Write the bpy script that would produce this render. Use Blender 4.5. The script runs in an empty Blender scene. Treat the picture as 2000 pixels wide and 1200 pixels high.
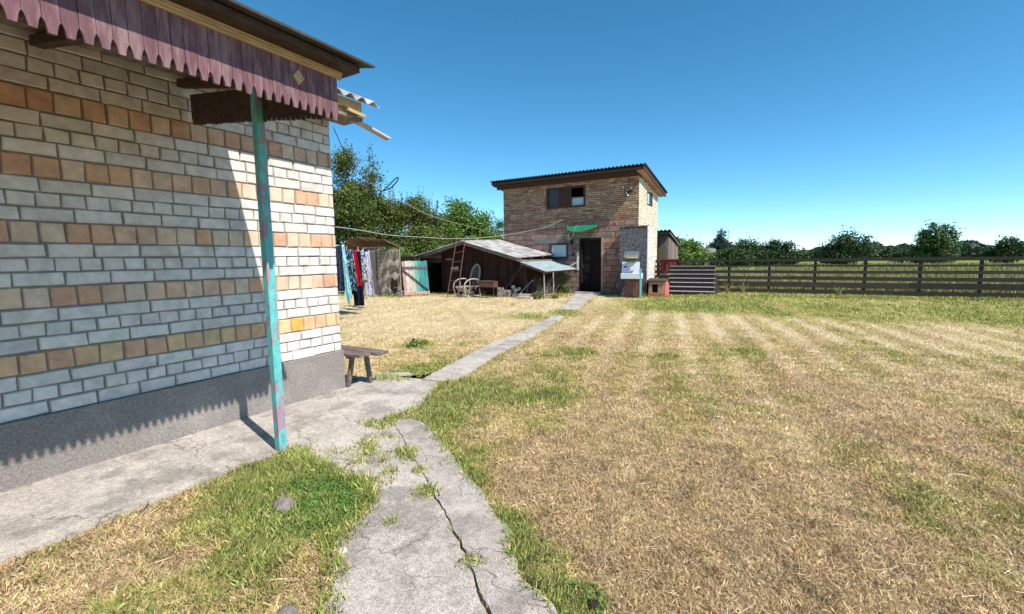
import bpy, bmesh, math, random
import numpy as np
from math import sin, cos, radians, pi, atan, tan, sqrt
from mathutils import Vector, Matrix

SC = bpy.context.scene
COL = SC.collection
random.seed(11)
RNG = np.random.default_rng(5)

# ------------------------------------------------------------------ camera
# World axes: X runs along the barn front (towards the right), Y runs away along
# the house wall; the origin is the near right ground corner of the barn.
ANG = radians(30.5)
CX, CY, EYE = 4.683, -17.631, 1.48
cam_d = bpy.data.cameras.new("camera")
cam = bpy.data.objects.new("camera", cam_d)
COL.objects.link(cam)
SC.camera = cam
cam_d.sensor_width = 36.0
cam_d.lens = 36.0 * 880 / 2000
cam_d.clip_start = 0.05
cam_d.clip_end = 3000
pit, rol = atan(94 / 880), 0.0135
F = Vector((-sin(ANG) * cos(pit), cos(ANG) * cos(pit), -sin(pit)))
U0 = Vector((-sin(ANG) * sin(pit), cos(ANG) * sin(pit), cos(pit)))
R0 = Vector((cos(ANG), sin(ANG), 0))
R = R0 * cos(rol) - U0 * sin(rol)
U = U0 * cos(rol) + R0 * sin(rol)
cam.matrix_world = Matrix(((R.x, U.x, -F.x, CX), (R.y, U.y, -F.y, CY), (R.z, U.z, -F.z, EYE), (0, 0, 0, 1)))

# ------------------------------------------------------------------ light
SUNV = Vector((1.0, -0.265, 1.22)).normalized()
world = bpy.data.worlds.new("World")
SC.world = world
world.use_nodes = True
wt = world.node_tree
bg = wt.nodes["Background"]
sky = wt.nodes.new("ShaderNodeTexSky")
sky.sky_type = 'NISHITA'
sky.sun_disc = False
sky.sun_elevation = math.asin(SUNV.z)
sky.sun_rotation = math.atan2(SUNV.x, SUNV.y)
sky.altitude = 0
sky.air_density = 0.6
sky.dust_density = 0.0
sky.ozone_density = 3.2
hsv = wt.nodes.new("ShaderNodeHueSaturation")
hsv.inputs['Saturation'].default_value = 1.22
hsv.inputs['Hue'].default_value = 0.481
wt.links.new(sky.outputs[0], hsv.inputs['Color'])
wt.links.new(hsv.outputs[0], bg.inputs[0])
bg.inputs[1].default_value = 0.150
sd = bpy.data.lights.new("sun", 'SUN')
sd.energy = 5.0
sd.angle = radians(0.5)
sd.color = (1.0, 0.955, 0.89)
sun = bpy.data.objects.new("sun", sd)
COL.objects.link(sun)
sun.location = (10, -20, 30)
sun.rotation_euler = (-SUNV).to_track_quat('-Z', 'Y').to_euler()
SC.view_settings.view_transform = 'Standard'
SC.view_settings.look = 'None'
SC.view_settings.gamma = 1
SC.view_settings.exposure = 0.52
SC.render.engine = 'CYCLES'
SC.cycles.max_bounces = 6
SC.cycles.transparent_max_bounces = 6


def V(x, z, h=0.0):
    """metres to the right of and ahead of the viewer -> world"""
    return Vector((CX + x * cos(ANG) - z * sin(ANG), CY + x * sin(ANG) + z * cos(ANG), h))


# ------------------------------------------------------------------ materials
def mat(name, rgb, rough=0.85, var=0.35, scale=6.0, stretch=(1, 1, 1), bump=0.3, bscale=40.0,
        rgb2=None, mix=(0.45, 0.6), mscale=3.0, metal=0.0, trans=0.0, spec=0.3, bdist=0.01, rgb3=None, m3=(0.6, 0.66), m3scale=1.0):
    m = bpy.data.materials.new(name)
    m.use_nodes = True
    nt = m.node_tree
    N, L = nt.nodes, nt.links
    p = N["Principled BSDF"]
    p.inputs['Roughness'].default_value = rough
    p.inputs['Metallic'].default_value = metal
    p.inputs['Specular IOR Level'].default_value = spec
    tc = N.new("ShaderNodeTexCoord")
    mp = N.new("ShaderNodeMapping")
    mp.inputs['Scale'].default_value = stretch
    L.new(tc.outputs['Object'], mp.inputs[0])
    at = N.new("ShaderNodeAttribute")
    at.attribute_name = "Col"

    def noise(s, det=6, vec=mp):
        n = N.new("ShaderNodeTexNoise")
        n.inputs['Scale'].default_value = s
        n.inputs['Detail'].default_value = det
        n.inputs['Roughness'].default_value = 0.62
        L.new(vec.outputs[0], n.inputs['Vector'])
        return n

    def ramp(src, a, b):
        r = N.new("ShaderNodeMapRange")
        r.inputs['From Min'].default_value = a
        r.inputs['From Max'].default_value = b
        L.new(src, r.inputs['Value'])
        return r.outputs[0]

    def mixc(fac, c1, c2, mode='MIX'):
        x = N.new("ShaderNodeMix")
        x.data_type = 'RGBA'
        x.blend_type = mode
        if isinstance(fac, float):
            x.inputs[0].default_value = fac
        else:
            L.new(fac, x.inputs[0])
        for i, c in ((6, c1), (7, c2)):
            if isinstance(c, tuple):
                x.inputs[i].default_value = (*c, 1)
            else:
                L.new(c, x.inputs[i])
        return x.outputs[2]

    c = rgb
    if rgb2:
        n2 = noise(mscale, 8)
        c = mixc(ramp(n2.outputs[0], *mix), rgb, rgb2)
    if rgb3:
        n3 = noise(m3scale, 9)
        c = mixc(ramp(n3.outputs[0], *m3), c, rgb3)
    n1 = noise(scale)
    v = N.new("ShaderNodeMapRange")
    v.inputs['From Min'].default_value = 0.3
    v.inputs['From Max'].default_value = 0.7
    v.inputs['To Min'].default_value = 1 - var
    v.inputs['To Max'].default_value = 1 + var * 0.6
    L.new(n1.outputs[0], v.inputs['Value'])
    c = mixc(1.0, c, v.outputs[0], 'MULTIPLY')
    c = mixc(1.0, c, at.outputs['Color'], 'MULTIPLY')
    L.new(c, p.inputs['Base Color'])
    if bump:
        nb = noise(bscale, 5)
        b = N.new("ShaderNodeBump")
        b.inputs['Strength'].default_value = bump
        b.inputs['Distance'].default_value = bdist
        L.new(nb.outputs[0], b.inputs['Height'])
        L.new(b.outputs[0], p.inputs['Normal'])
    if trans:
        tr = N.new("ShaderNodeBsdfTranslucent")
        L.new(c, tr.inputs[0])
        ms = N.new("ShaderNodeMixShader")
        ms.inputs[0].default_value = trans
        L.new(p.outputs[0], ms.inputs[1])
        L.new(tr.outputs[0], ms.inputs[2])
        L.new(ms.outputs[0], N["Material Output"].inputs[0])
    m["c"] = 1
    return m


M = {}
M['white_brick'] = mat('white_brick', (0.68, 0.64, 0.60), 0.8, 0.22, 11, bump=0.35, bscale=60, bdist=0.007, rgb2=(0.58, 0.52, 0.47), mscale=5, mix=(0.5, 0.72), rgb3=(0.42, 0.37, 0.33), m3scale=2.3, m3=(0.57, 0.80))
M['mortar'] = mat('mortar', (0.235, 0.215, 0.19), 0.95, 0.25, 20, bump=0.6, bscale=120, bdist=0.005)
M['dark_mortar'] = mat('dark_mortar', (0.115, 0.09, 0.07), 0.95, 0.3, 6, bump=0.6, bscale=60, bdist=0.008)
M['clay_brick'] = mat('clay_brick', (1, 1, 1), 0.9, 0.3, 9, bump=0.6, bscale=70, bdist=0.006)
M['plinth'] = mat('plinth', (0.30, 0.262, 0.235), 0.95, 0.4, 60, bump=1.0, bscale=130, bdist=0.012, rgb2=(0.42, 0.37, 0.335), mscale=2.2, mix=(0.5, 0.75))
M['maroon_paint'] = mat('maroon_paint', (0.16, 0.075, 0.085), 0.75, 0.3, 8, (6, 6, 1), 0.3, 50, rgb2=(0.24, 0.145, 0.15), mscale=5)
M['new_wood'] = mat('new_wood', (0.50, 0.33, 0.16), 0.8, 0.3, 6, (12, 1, 12), 0.3, 30)
M['old_wood'] = mat('old_wood', (0.17, 0.125, 0.095), 0.9, 0.45, 7, (2, 2, 8), 0.5, 30, rgb2=(0.26, 0.22, 0.19), mscale=4)
M['dark_wood'] = mat('dark_wood', (0.075, 0.05, 0.038), 0.9, 0.45, 7, (2, 2, 6), 0.5, 30)
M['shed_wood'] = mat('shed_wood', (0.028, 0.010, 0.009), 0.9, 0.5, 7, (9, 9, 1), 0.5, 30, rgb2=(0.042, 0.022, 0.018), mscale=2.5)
M['frame_brown'] = mat('frame_brown', (0.075, 0.036, 0.03), 0.7, 0.35, 10, (1, 1, 1), 0.3, 40)
M['grey_wood'] = mat('grey_wood', (0.34, 0.30, 0.27), 0.9, 0.35, 8, (2, 2, 2), 0.5, 30, rgb2=(0.22, 0.18, 0.155), mscale=3)
M['bench_wood'] = mat('bench_wood', (0.145, 0.10, 0.085), 0.8, 0.35, 9, (1, 8, 8), 0.5, 40, rgb2=(0.22, 0.175, 0.15), mscale=3)
M['slate'] = mat('slate', (0.43, 0.41, 0.39), 0.9, 0.3, 5, (1, 1, 1), 0.4, 50, rgb2=(0.25, 0.225, 0.205), mscale=2.0, rgb3=(0.5, 0.47, 0.43), m3scale=3)
M['roof_dark'] = mat('roof_dark', (0.085, 0.08, 0.075), 0.9, 0.4, 5, bump=0.4, bscale=50, rgb2=(0.05, 0.045, 0.04), mscale=2)
M['tin'] = mat('tin', (0.40, 0.50, 0.52), 0.45, 0.2, 4, (4, 1, 1), 0.15, 15, rgb2=(0.33, 0.36, 0.36), mscale=2.5, metal=0.3)
M['rust'] = mat('rust', (0.13, 0.065, 0.045), 0.85, 0.4, 12, bump=0.4, bscale=60)
M['dark_metal'] = mat('dark_metal', (0.06, 0.055, 0.05), 0.6, 0.3, 12, bump=0.1, bscale=60, metal=0.5)
M['steel'] = mat('steel', (0.55, 0.53, 0.50), 0.35, 0.25, 8, bump=0.1, bscale=30, metal=0.85)
M['brown_paint'] = mat('brown_paint', (0.16, 0.075, 0.055), 0.7, 0.35, 10, (1, 1, 1), 0.3, 40)
M['door_wood'] = mat('door_wood', (0.010, 0.005, 0.0045), 0.8, 0.4, 8, (8, 8, 1), 0.3, 40)
M['pebble'] = mat('pebble', (0.17, 0.165, 0.175), 0.95, 0.0, 10, bump=1.0, bscale=30, bdist=0.03, rgb2=(0.055, 0.052, 0.06), mscale=24, mix=(0.46, 0.54), rgb3=(0.55, 0.53, 0.52), m3scale=30, m3=(0.60, 0.66))
M['pale_plaster'] = mat('pale_plaster', (0.66, 0.61, 0.58), 0.95, 0.3, 8, bump=0.8, bscale=30, bdist=0.02, rgb2=(0.30, 0.27, 0.26), mscale=14, mix=(0.55, 0.62))  # on the booth side, sunlight is put into this pale colour
M['enamel'] = mat('enamel', (0.72, 0.74, 0.78), 0.25, 0.06, 6, bump=0.0, spec=0.6)
M['teal_paint'] = mat('teal_paint', (0.13, 0.47, 0.44), 0.7, 0.2, 14, (2, 2, 1), 0.5, 50, rgb2=(0.36, 0.24, 0.28), mscale=8, mix=(0.52, 0.55), rgb3=(0.10, 0.30, 0.33), m3scale=9, bdist=0.004)
M['turquoise'] = mat('turquoise', (0.16, 0.55, 0.56), 0.6, 0.15, 10, bump=0.1)
M['pink_paint'] = mat('pink_paint', (0.52, 0.14, 0.13), 0.8, 0.25, 10, bump=0.2)
M['ochre_ply'] = mat('ochre_ply', (0.46, 0.27, 0.17), 0.85, 0.2, 6, bump=0.2)
M['peel'] = mat('peel', (1, 1, 1), 0.85, 0.35, 10, (5, 5, 1), 0.5, 40, rgb2=(0.55, 0.42, 0.36), mscale=5, mix=(0.52, 0.60))
M['tarp'] = mat('tarp', (0.36, 0.30, 0.23), 0.5, 0.25, 7, bump=0.5, bscale=12, bdist=0.03, rgb2=(0.30, 0.27, 0.22), mscale=3, trans=0.1)
M['cloth'] = mat('cloth', (1, 1, 1), 0.95, 0.12, 20, bump=0.3, bscale=70, bdist=0.005, trans=0.12, spec=0.1)
M['wicker'] = mat('wicker', (0.40, 0.335, 0.28), 0.85, 0.35, 25, bump=0.6, bscale=120, bdist=0.006)
M['rope'] = mat('rope', (0.42, 0.385, 0.33), 0.9, 0.2, 30, bump=0)
M['black_rubber'] = mat('black_rubber', (0.02, 0.02, 0.022), 0.7, 0.2, 20, bump=0)
M['stone'] = mat('stone', (0.26, 0.22, 0.20), 0.95, 0.4, 9, bump=1.0, bscale=25, bdist=0.03)
M['pale_block'] = mat('pale_block', (0.58, 0.50, 0.42), 0.95, 0.3, 12, bump=0.8, bscale=40, bdist=0.01)
M['awning'] = mat('awning', (0.015, 0.20, 0.11), 0.35, 0.2, 4, bump=0.0, trans=0.25, spec=0.5)
M['leaf'] = mat('leaf', (1, 1, 1), 0.55, 0.15, 30, bump=0, trans=0.28, spec=0.35)
M['blade'] = mat('blade', (1, 1, 1), 0.8, 0.15, 40, bump=0, trans=0.22, spec=0.2)
M['bark'] = mat('bark', (0.12, 0.09, 0.07), 0.95, 0.4, 12, (3, 3, 1), 0.8, 20, bdist=0.02)
M['maroon_step'] = mat('maroon_step', (0.042, 0.028, 0.030), 0.8, 0.4, 8, (1, 6, 6), 0.3, 30)
M['step_edge'] = mat('step_edge', (0.34, 0.31, 0.30), 0.9, 0.4, 10, bump=0.3)
M['fence_wood'] = mat('fence_wood', (0.06, 0.047, 0.038), 0.9, 0.5, 8, (1, 6, 6), 0.5, 30)
M['window_blue'] = mat('window_blue', (0.42, 0.52, 0.56), 0.5, 0.06, 2, bump=0.0, spec=0.5)
M['glass_dark'] = mat('glass_dark', (0.012, 0.017, 0.018), 0.35, 0.3, 2, bump=0.0, spec=0.6)
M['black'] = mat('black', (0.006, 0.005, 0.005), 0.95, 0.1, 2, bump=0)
M['far_wall'] = mat('far_wall', (0.4, 0.36, 0.34), 0.9, 0.2, 2, bump=0)
M['plaster'] = mat('plaster', (0.20, 0.175, 0.155), 0.95, 0.35, 5, bump=0.8, bscale=20, bdist=0.02)
M['weathered'] = mat('weathered', (0.50, 0.45, 0.42), 0.9, 0.25, 8, (8, 1, 8), 0.4, 30)


# concrete with cracks
def concrete(name, base, seed):
    m = mat(name, base, 0.93, 0.24, 26, bump=0.9, bscale=150, bdist=0.006, rgb2=tuple(c * 1.28 for c in base), mscale=2.6,
            mix=(0.42, 0.62), rgb3=tuple(c * 0.74 for c in base), m3scale=2.3, m3=(0.50, 0.60))
    nt = m.node_tree
    N, L = nt.nodes, nt.links
    p = N["Principled BSDF"]
    src = p.inputs['Base Color'].links[0].from_socket
    tc = N.new("ShaderNodeTexCoord")
    no = N.new("ShaderNodeTexNoise")
    no.inputs['Scale'].default_value = 3.5
    no.inputs['Detail'].default_value = 7
    L.new(tc.outputs['Object'], no.inputs[0])
    vm = N.new("ShaderNodeVectorMath")
    vm.operation = 'MULTIPLY_ADD'
    vm.inputs[1].default_value = (0.5, 0.5, 0.5)
    L.new(no.outputs['Color'], vm.inputs[0])
    L.new(tc.outputs['Object'], vm.inputs[2])
    vo = N.new("ShaderNodeTexVoronoi")
    vo.feature = 'DISTANCE_TO_EDGE'
    vo.inputs['Scale'].default_value = 1.25
    L.new(vm.outputs[0], vo.inputs['Vector'])
    mr = N.new("ShaderNodeMapRange")
    mr.inputs['From Min'].default_value = 0.0
    mr.inputs['From Max'].default_value = 0.010
    L.new(vo.outputs['Distance'], mr.inputs[0])
    # cracks fade in and out
    n2 = N.new("ShaderNodeTexNoise")
    n2.inputs['Scale'].default_value = 1.9
    L.new(tc.outputs['Object'], n2.inputs[0])
    m2 = N.new("ShaderNodeMapRange")
    m2.inputs['From Min'].default_value = 0.45
    m2.inputs['From Max'].default_value = 0.58
    L.new(n2.outputs[0], m2.inputs[0])
    mx = N.new("ShaderNodeMath")
    mx.operation = 'MAXIMUM'
    L.new(mr.outputs[0], mx.inputs[0])
    L.new(m2.outputs[0], mx.inputs[1])
    x = N.new("ShaderNodeMix")
    x.data_type = 'RGBA'
    L.new(mx.outputs[0], x.inputs[0])
    x.inputs[6].default_value = (0.15, 0.13, 0.11, 1)
    L.new(src, x.inputs[7])
    # fine aggregate speckle
    sp = N.new("ShaderNodeTexNoise")
    sp.inputs['Scale'].default_value = 150
    sp.inputs['Detail'].default_value = 4
    L.new(tc.outputs['Object'], sp.inputs[0])
    sr = N.new("ShaderNodeMapRange")
    sr.inputs['From Min'].default_value = 0.38
    sr.inputs['From Max'].default_value = 0.62
    sr.inputs['To Min'].default_value = 0.70
    sr.inputs['To Max'].default_value = 1.28
    L.new(sp.outputs[0], sr.inputs[0])
    y = N.new("ShaderNodeMix")
    y.data_type = 'RGBA'
    y.blend_type = 'MULTIPLY'
    y.inputs[0].default_value = 1
    L.new(x.outputs[2], y.inputs[6])
    L.new(sr.outputs[0], y.inputs[7])
    L.new(y.outputs[2], p.inputs['Base Color'])
    return m


M['concrete'] = concrete('concrete', (0.41, 0.36, 0.315), 1)
M['concrete_slab'] = concrete('concrete_slab', (0.39, 0.34, 0.30), 2)


# ------------------------------------------------------------------ mesh helpers
class MB:
    def __init__(s):
        s.v, s.f, s.c, s.m = [], [], [], []
        s.T = Matrix.Identity(4)

    def add(s, vs, fs, col=(1, 1, 1), mi=0):
        b = len(s.v)
        s.v += [s.T @ Vector(p) for p in vs]
        for f in fs:
            s.f.append(tuple(b + i for i in f))
            s.c.append(col)
            s.m.append(mi)

    def box(s, x0, x1, y0, y1, z0, z1, col=(1, 1, 1), mi=0):
        s.add([(x0, y0, z0), (x1, y0, z0), (x1, y1, z0), (x0, y1, z0), (x0, y0, z1), (x1, y0, z1), (x1, y1, z1), (x0, y1, z1)],
              [(0, 3, 2, 1), (4, 5, 6, 7), (0, 1, 5, 4), (1, 2, 6, 5), (2, 3, 7, 6), (3, 0, 4, 7)], col, mi)

    def beam(s, a, b, w, h, col=(1, 1, 1), mi=0, up=(0, 0, 1)):
        a, b = Vector(a), Vector(b)
        d = (b - a).normalized()
        sd_ = d.cross(Vector(up))
        if sd_.length < 1e-4:
            sd_ = Vector((1, 0, 0))
        sd_.normalize()
        u = sd_.cross(d).normalized()
        vs = []
        for p in (a, b):
            for i, j in ((-1, -1), (1, -1), (1, 1), (-1, 1)):
                vs.append(p + sd_ * (i * w / 2) + u * (j * h / 2))
        s.add(vs, [(0, 3, 2, 1), (4, 5, 6, 7), (0, 1, 5, 4), (1, 2, 6, 5), (2, 3, 7, 6), (3, 0, 4, 7)], col, mi)

    def tube(s, pts, r, n=8, col=(1, 1, 1), mi=0, caps=True):
        pts = [Vector(p) for p in pts]
        rs = r if isinstance(r, (list, tuple)) else [r] * len(pts)
        vs, fs = [], []
        prev = None
        for i, p in enumerate(pts):
            d = (pts[min(i + 1, len(pts) - 1)] - pts[max(i - 1, 0)])
            if d.length < 1e-9:
                d = Vector((0, 0, 1))
            d.normalize()
            if prev is None:
                x = d.cross(Vector((0, 0, 1)))
                if x.length < 1e-3:
                    x = Vector((1, 0, 0))
            else:
                x = prev - d * prev.dot(d)
            x.normalize()
            prev = x
            y = d.cross(x)
            for k in range(n):
                t = 2 * pi * k / n
                vs.append(p + (x * cos(t) + y * sin(t)) * rs[i])
        for i in range(len(pts) - 1):
            for k in range(n):
                a, b = i * n + k, i * n + (k + 1) % n
                fs.append((a, b, b + n, a + n))
        if caps:
            fs.append(tuple(range(n - 1, -1, -1)))
            fs.append(tuple((len(pts) - 1) * n + k for k in range(n)))
        s.add(vs, fs, col, mi)

    def sheet(s, o, u, v, lu, lv, wave=0.0, amp=0.0, th=0.008, col=(1, 1, 1), mi=0, nv=1, sag=0.0, jag=0.0):
        """a sheet (corrugated across u when amp > 0) starting at o, spanning u*lu and v*lv"""
        o, u, v = Vector(o), Vector(u).normalized(), Vector(v).normalized()
        n = u.cross(v).normalized()
        if n.z < 0:
            n = -n
        nu = max(2, int(lu / wave * 8)) if amp else 2
        top, bot = [], []
        rj = random.Random(3)
        for j in range(nv + 1):
            for i in range(nu + 1):
                a, b = lu * i / nu, lv * j / nv
                h = amp * sin(2 * pi * a / wave) if amp else 0
                h -= sag * sin(pi * j / nv) + 0
                e = rj.uniform(-jag, jag) if j in (0, nv) and (i // 50) else 0
                p = o + u * a + v * (b + e) + n * h
                top.append(p)
                bot.append(p - n * th)
        W = nu + 1
        fs = []
        B_ = len(top)
        for j in range(nv):
            for i in range(nu):
                a = j * W + i
                fs.append((a, a + 1, a + W + 1, a + W))
                fs.append((B_ + a, B_ + a + W, B_ + a + W + 1, B_ + a + 1))
        for i in range(nu):
            fs.append((i, B_ + i, B_ + i + 1, i + 1))
            a = nv * W + i
            fs.append((a, a + 1, B_ + a + 1, B_ + a))
        for j in range(nv):
            a = j * W
            fs.append((a, a + W, B_ + a + W, B_ + a))
            a += nu
            fs.append((a, B_ + a, B_ + a + W, a + W))
        s.add(top + bot, fs, col, mi)

    def prism(s, poly, axis, a, b, col=(1, 1, 1), mi=0):
        """poly of 2D points extruded along axis ('x','y','z') from a to b"""
        def P(p, t):
            return {'x': (t, p[0], p[1]), 'y': (p[0], t, p[1]), 'z': (p[0], p[1], t)}[axis]
        n = len(poly)
        vs = [P(p, a) for p in poly] + [P(p, b) for p in poly]
        s.add(vs, [tuple(range(n - 1, -1, -1)), tuple(range(n, 2 * n))] + [(i, (i + 1) % n, n + (i + 1) % n, n + i) for i in range(n)], col, mi)

    def build(s, name, mats, parent=None, origin=None, smooth=False, bevel=0.0):
        if not isinstance(mats, (list, tuple)):
            mats = [mats]
        if parent is not None:
            org = Vector(parent["w"])
        elif origin is not None:
            org = Vector(origin)
        else:
            a = np.array([tuple(p) for p in s.v])
            org = Vector(((a[:, 0].min() + a[:, 0].max()) / 2, (a[:, 1].min() + a[:, 1].max()) / 2, a[:, 2].min()))
        me = bpy.data.meshes.new(name)
        me.from_pydata([tuple(p - org) for p in s.v], [], s.f)
        ca = me.color_attributes.new("Col", 'FLOAT_COLOR', 'CORNER')
        lt = np.empty(len(me.polygons), dtype=np.int32)
        me.polygons.foreach_get('loop_total', lt)
        cc = np.repeat(np.array([(*c, 1) for c in s.c], dtype=np.float32), lt, axis=0)
        ca.data.foreach_set('color', cc.ravel())
        for m in mats:
            me.materials.append(M[m] if isinstance(m, str) else m)
        me.polygons.foreach_set('material_index', np.array(s.m, dtype=np.int32))
        me.update()
        bm = bmesh.new()
        bm.from_mesh(me)
        bmesh.ops.recalc_face_normals(bm, faces=bm.faces)
        bm.to_mesh(me)
        bm.free()
        if smooth:
            me.polygons.foreach_set('use_smooth', [True] * len(me.polygons))
        o = bpy.data.objects.new(name, me)
        COL.objects.link(o)
        o["w"] = tuple(org)
        if parent is not None:
            o.parent = parent
        else:
            o.location = org
        if bevel:
            bv = o.modifiers.new("bevel", 'BEVEL')
            bv.width = bevel
            bv.segments = 2
            bv.limit_method = 'ANGLE'
        return o


def tag(o, label=None, cat=None, group=None, kind=None):
    if label:
        o['label'] = label
    if cat:
        o['category'] = cat
    if group:
        o['group'] = group
    if kind:
        o['kind'] = kind
    return o


def thing(name, loc, label, cat, group=None):
    o = bpy.data.objects.new(name, None)
    COL.objects.link(o)
    o.empty_display_size = 0.2
    o.location = loc
    o["w"] = tuple(loc)
    return tag(o, label, cat, group)


def smooth_pts(P, k=6, closed=False):
    P = [Vector(p) for p in P]
    n = len(P)
    out = []
    rng = range(n if closed else n - 1)
    for i in rng:
        if closed:
            a, b, c, d = P[i - 1], P[i], P[(i + 1) % n], P[(i + 2) % n]
        else:
            a, b, c, d = P[max(i - 1, 0)], P[i], P[i + 1], P[min(i + 2, n - 1)]
        for j in range(k):
            t = j / k
            out.append(0.5 * ((2 * b) + (c - a) * t + (2 * a - 5 * b + 4 * c - d) * t * t + (-a + 3 * b - 3 * c + d) * t ** 3))
    out.append(P[0] if closed else P[-1])
    return out


# raw numpy mesh for leaves and blades
def raw_mesh(name, verts, nper, cols, material, parent=None, origin=(0, 0, 0)):
    """verts (N, nper, 3): N faces of nper corners; cols (N, 3)"""
    N_ = verts.shape[0]
    org = np.array(parent["w"] if parent is not None else origin, dtype=np.float64)
    me = bpy.data.meshes.new(name)
    me.vertices.add(N_ * nper)
    me.vertices.foreach_set('co', (verts - org).astype(np.float32).ravel())
    me.loops.add(N_ * nper)
    me.loops.foreach_set('vertex_index', np.arange(N_ * nper, dtype=np.int32))
    me.polygons.add(N_)
    me.polygons.foreach_set('loop_start', np.arange(0, N_ * nper, nper, dtype=np.int32))
    me.polygons.foreach_set('loop_total', np.full(N_, nper, dtype=np.int32))
    me.update(calc_edges=True)
    ca = me.color_attributes.new("Col", 'FLOAT_COLOR', 'CORNER')
    c4 = np.ones((N_, nper, 4), dtype=np.float32)
    c4[:, :, :3] = cols[:, None, :]
    ca.data.foreach_set('color', c4.ravel())
    me.materials.append(material)
    o = bpy.data.objects.new(name, me)
    COL.objects.link(o)
    o["w"] = tuple(org)
    if parent is not None:
        o.parent = parent
    else:
        o.location = tuple(org)
    return o


_tab = np.random.default_rng(77).random((256, 256))


def vnoise(x, y, s, seed=0):
    x = np.asarray(x, dtype=np.float64) * s + seed * 17.3 + 1000
    y = np.asarray(y, dtype=np.float64) * s + seed * 9.7 + 1000
    xi, yi = np.floor(x).astype(int), np.floor(y).astype(int)
    fx, fy = x - xi, y - yi
    fx, fy = fx * fx * (3 - 2 * fx), fy * fy * (3 - 2 * fy)
    g = lambda a, b: _tab[a % 256, b % 256]
    return (g(xi, yi) * (1 - fx) + g(xi + 1, yi) * fx) * (1 - fy) + (g(xi, yi + 1) * (1 - fx) + g(xi + 1, yi + 1) * fx) * fy


def fbm(x, y, s, seed=0, o=4):
    t, a, n = 0, 1, 0
    for k in range(o):
        t = t + a * vnoise(x, y, s * 2 ** k, seed + k)
        n += a
        a *= 0.5
    return t / n


def inpoly(x, y, poly):
    r = np.zeros(len(x), dtype=bool)
    n = len(poly)
    for i in range(n):
        x0, y0 = poly[i]
        x1, y1 = poly[(i + 1) % n]
        if y0 == y1:
            continue
        c = ((y0 > y) != (y1 > y)) & (x < (x1 - x0) * (y - y0) / (y1 - y0) + x0)
        r ^= c
    return r


def dseg(x, y, pts):
    d = np.full(len(x), 1e9)
    for (x0, y0), (x1, y1) in zip(pts, pts[1:]):
        dx, dy = x1 - x0, y1 - y0
        t = np.clip(((x - x0) * dx + (y - y0) * dy) / (dx * dx + dy * dy + 1e-12), 0, 1)
        d = np.minimum(d, np.hypot(x - x0 - t * dx, y - y0 - t * dy))
    return d


# ------------------------------------------------------------------ ground plan (metres)
HX, HY = 0.42, -14.25
PATH_L = [(0.62, -13.62), (1.0, -13.6), (0.81, -12.83), (0.6, -11.87), (0.4, -10.88), (0.36, -10.02), (0.02, -8.31), (-0.25, -7.05), (-0.6, -6.06), (-1.2, -4.2), (-2.04, -1.56), (-2.45, -0.3)]
PATH_R = [(-1.35, -0.3), (-1.32, -1.28), (-0.34, -5.14), (-0.02, -6.6), (0.31, -8.36), (0.78, -10.34), (1.03, -11.82), (1.24, -12.73), (1.42, -13.48)]
PAD_R = [(1.42, -13.48), (1.32, -13.63), (1.5, -13.98), (1.66, -14.31), (1.70, -14.63), (1.69, -14.77)]
SLAB_L = [(1.71, -14.77), (2.0, -14.96), (2.29, -15.16), (2.76, -15.49), (3.04, -15.68), (3.37, -15.92), (3.57, -16.09), (3.69, -16.19), (3.95, -16.4), (4.6, -17.0), (5.4, -17.9)]
SLAB_R = [(1.71, -14.77), (1.84, -14.67), (2.07, -14.72), (2.53, -15.03), (2.86, -15.23), (3.22, -15.48), (3.52, -15.69), (3.60, -15.84), (3.77, -15.98), (3.93, -16.06), (4.3, -16.3), (5.0, -16.9), (6.0, -17.9)]
GRASS_L = [(1.43, -15.62), (1.75, -15.66), (2.02, -15.69), (2.3, -15.70), (2.5, -15.74), (2.66, -15.93), (2.72, -16.12), (2.78, -16.26), (2.95, -16.36), (3.10, -16.52), (3.24, -16.66), (3.6, -17.2), (4.2, -18.2)]


def rough(pts, amp, step, seed):
    r = random.Random(seed)
    out = []
    for (x0, y0), (x1, y1) in zip(pts, pts[1:]):
        n = max(1, int(math.hypot(x1 - x0, y1 - y0) / step))
        for i in range(n):
            t = i / n
            out.append((x0 + (x1 - x0) * t + r.uniform(-amp, amp), y0 + (y1 - y0) * t + r.uniform(-amp, amp)))
    out.append(pts[-1])
    return out


sl = rough(SLAB_L, 0.009, 0.05, 1)
sr = rough(SLAB_R, 0.008, 0.035, 2)
sr = [(x + .030 * (vnoise(x, y, 6.0, 5) - .5), y + .045 * (vnoise(x, y, 7.0, 6) - .5)) if 3 < i < len(sr) - 2 else (x, y) for i, (x, y) in enumerate(sr)]
SLAB = sl + sr[::-1][:-1]
pl = rough(PATH_L, 0.018, 0.06, 3)
pr = rough(PATH_R, 0.018, 0.06, 4)
PATH = pl + pr
gl = rough(GRASS_L, 0.02, 0.06, 5)
_cg = lambda i: .002 + .013 * min(1, max(0, (i - 22) / 12)) * (.55 + .45 * sin(i * .43) * sin(i * .17))
crack = [(x - _cg(i) * .7, y - _cg(i)) for i, (x, y) in enumerate(sl)]
PAD = [(HX - 0.1, HY), (HX - 0.1, -13.95), (0.17, -13.80), (0.3, -13.56), (0.60, -13.36), (0.62, -13.62), (1.0, -13.6)][:5] + [(0.9, -13.45), (1.0, -13.6)] \
    + [(1.42, -13.48)] + rough(PAD_R, 0.012, 0.06, 6)[1:] + crack[1:] + [(5.2, -18.3), (4.3, -18.3)] + gl[::-1] + [(1.43, -20.6), (HX - 0.1, -20.6)]
# the pad meets the path end to end
PAD = [p for p in PAD if not (abs(p[0] - 0.9) < 1e-6 and abs(p[1] + 13.45) < 1e-6)]


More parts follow.
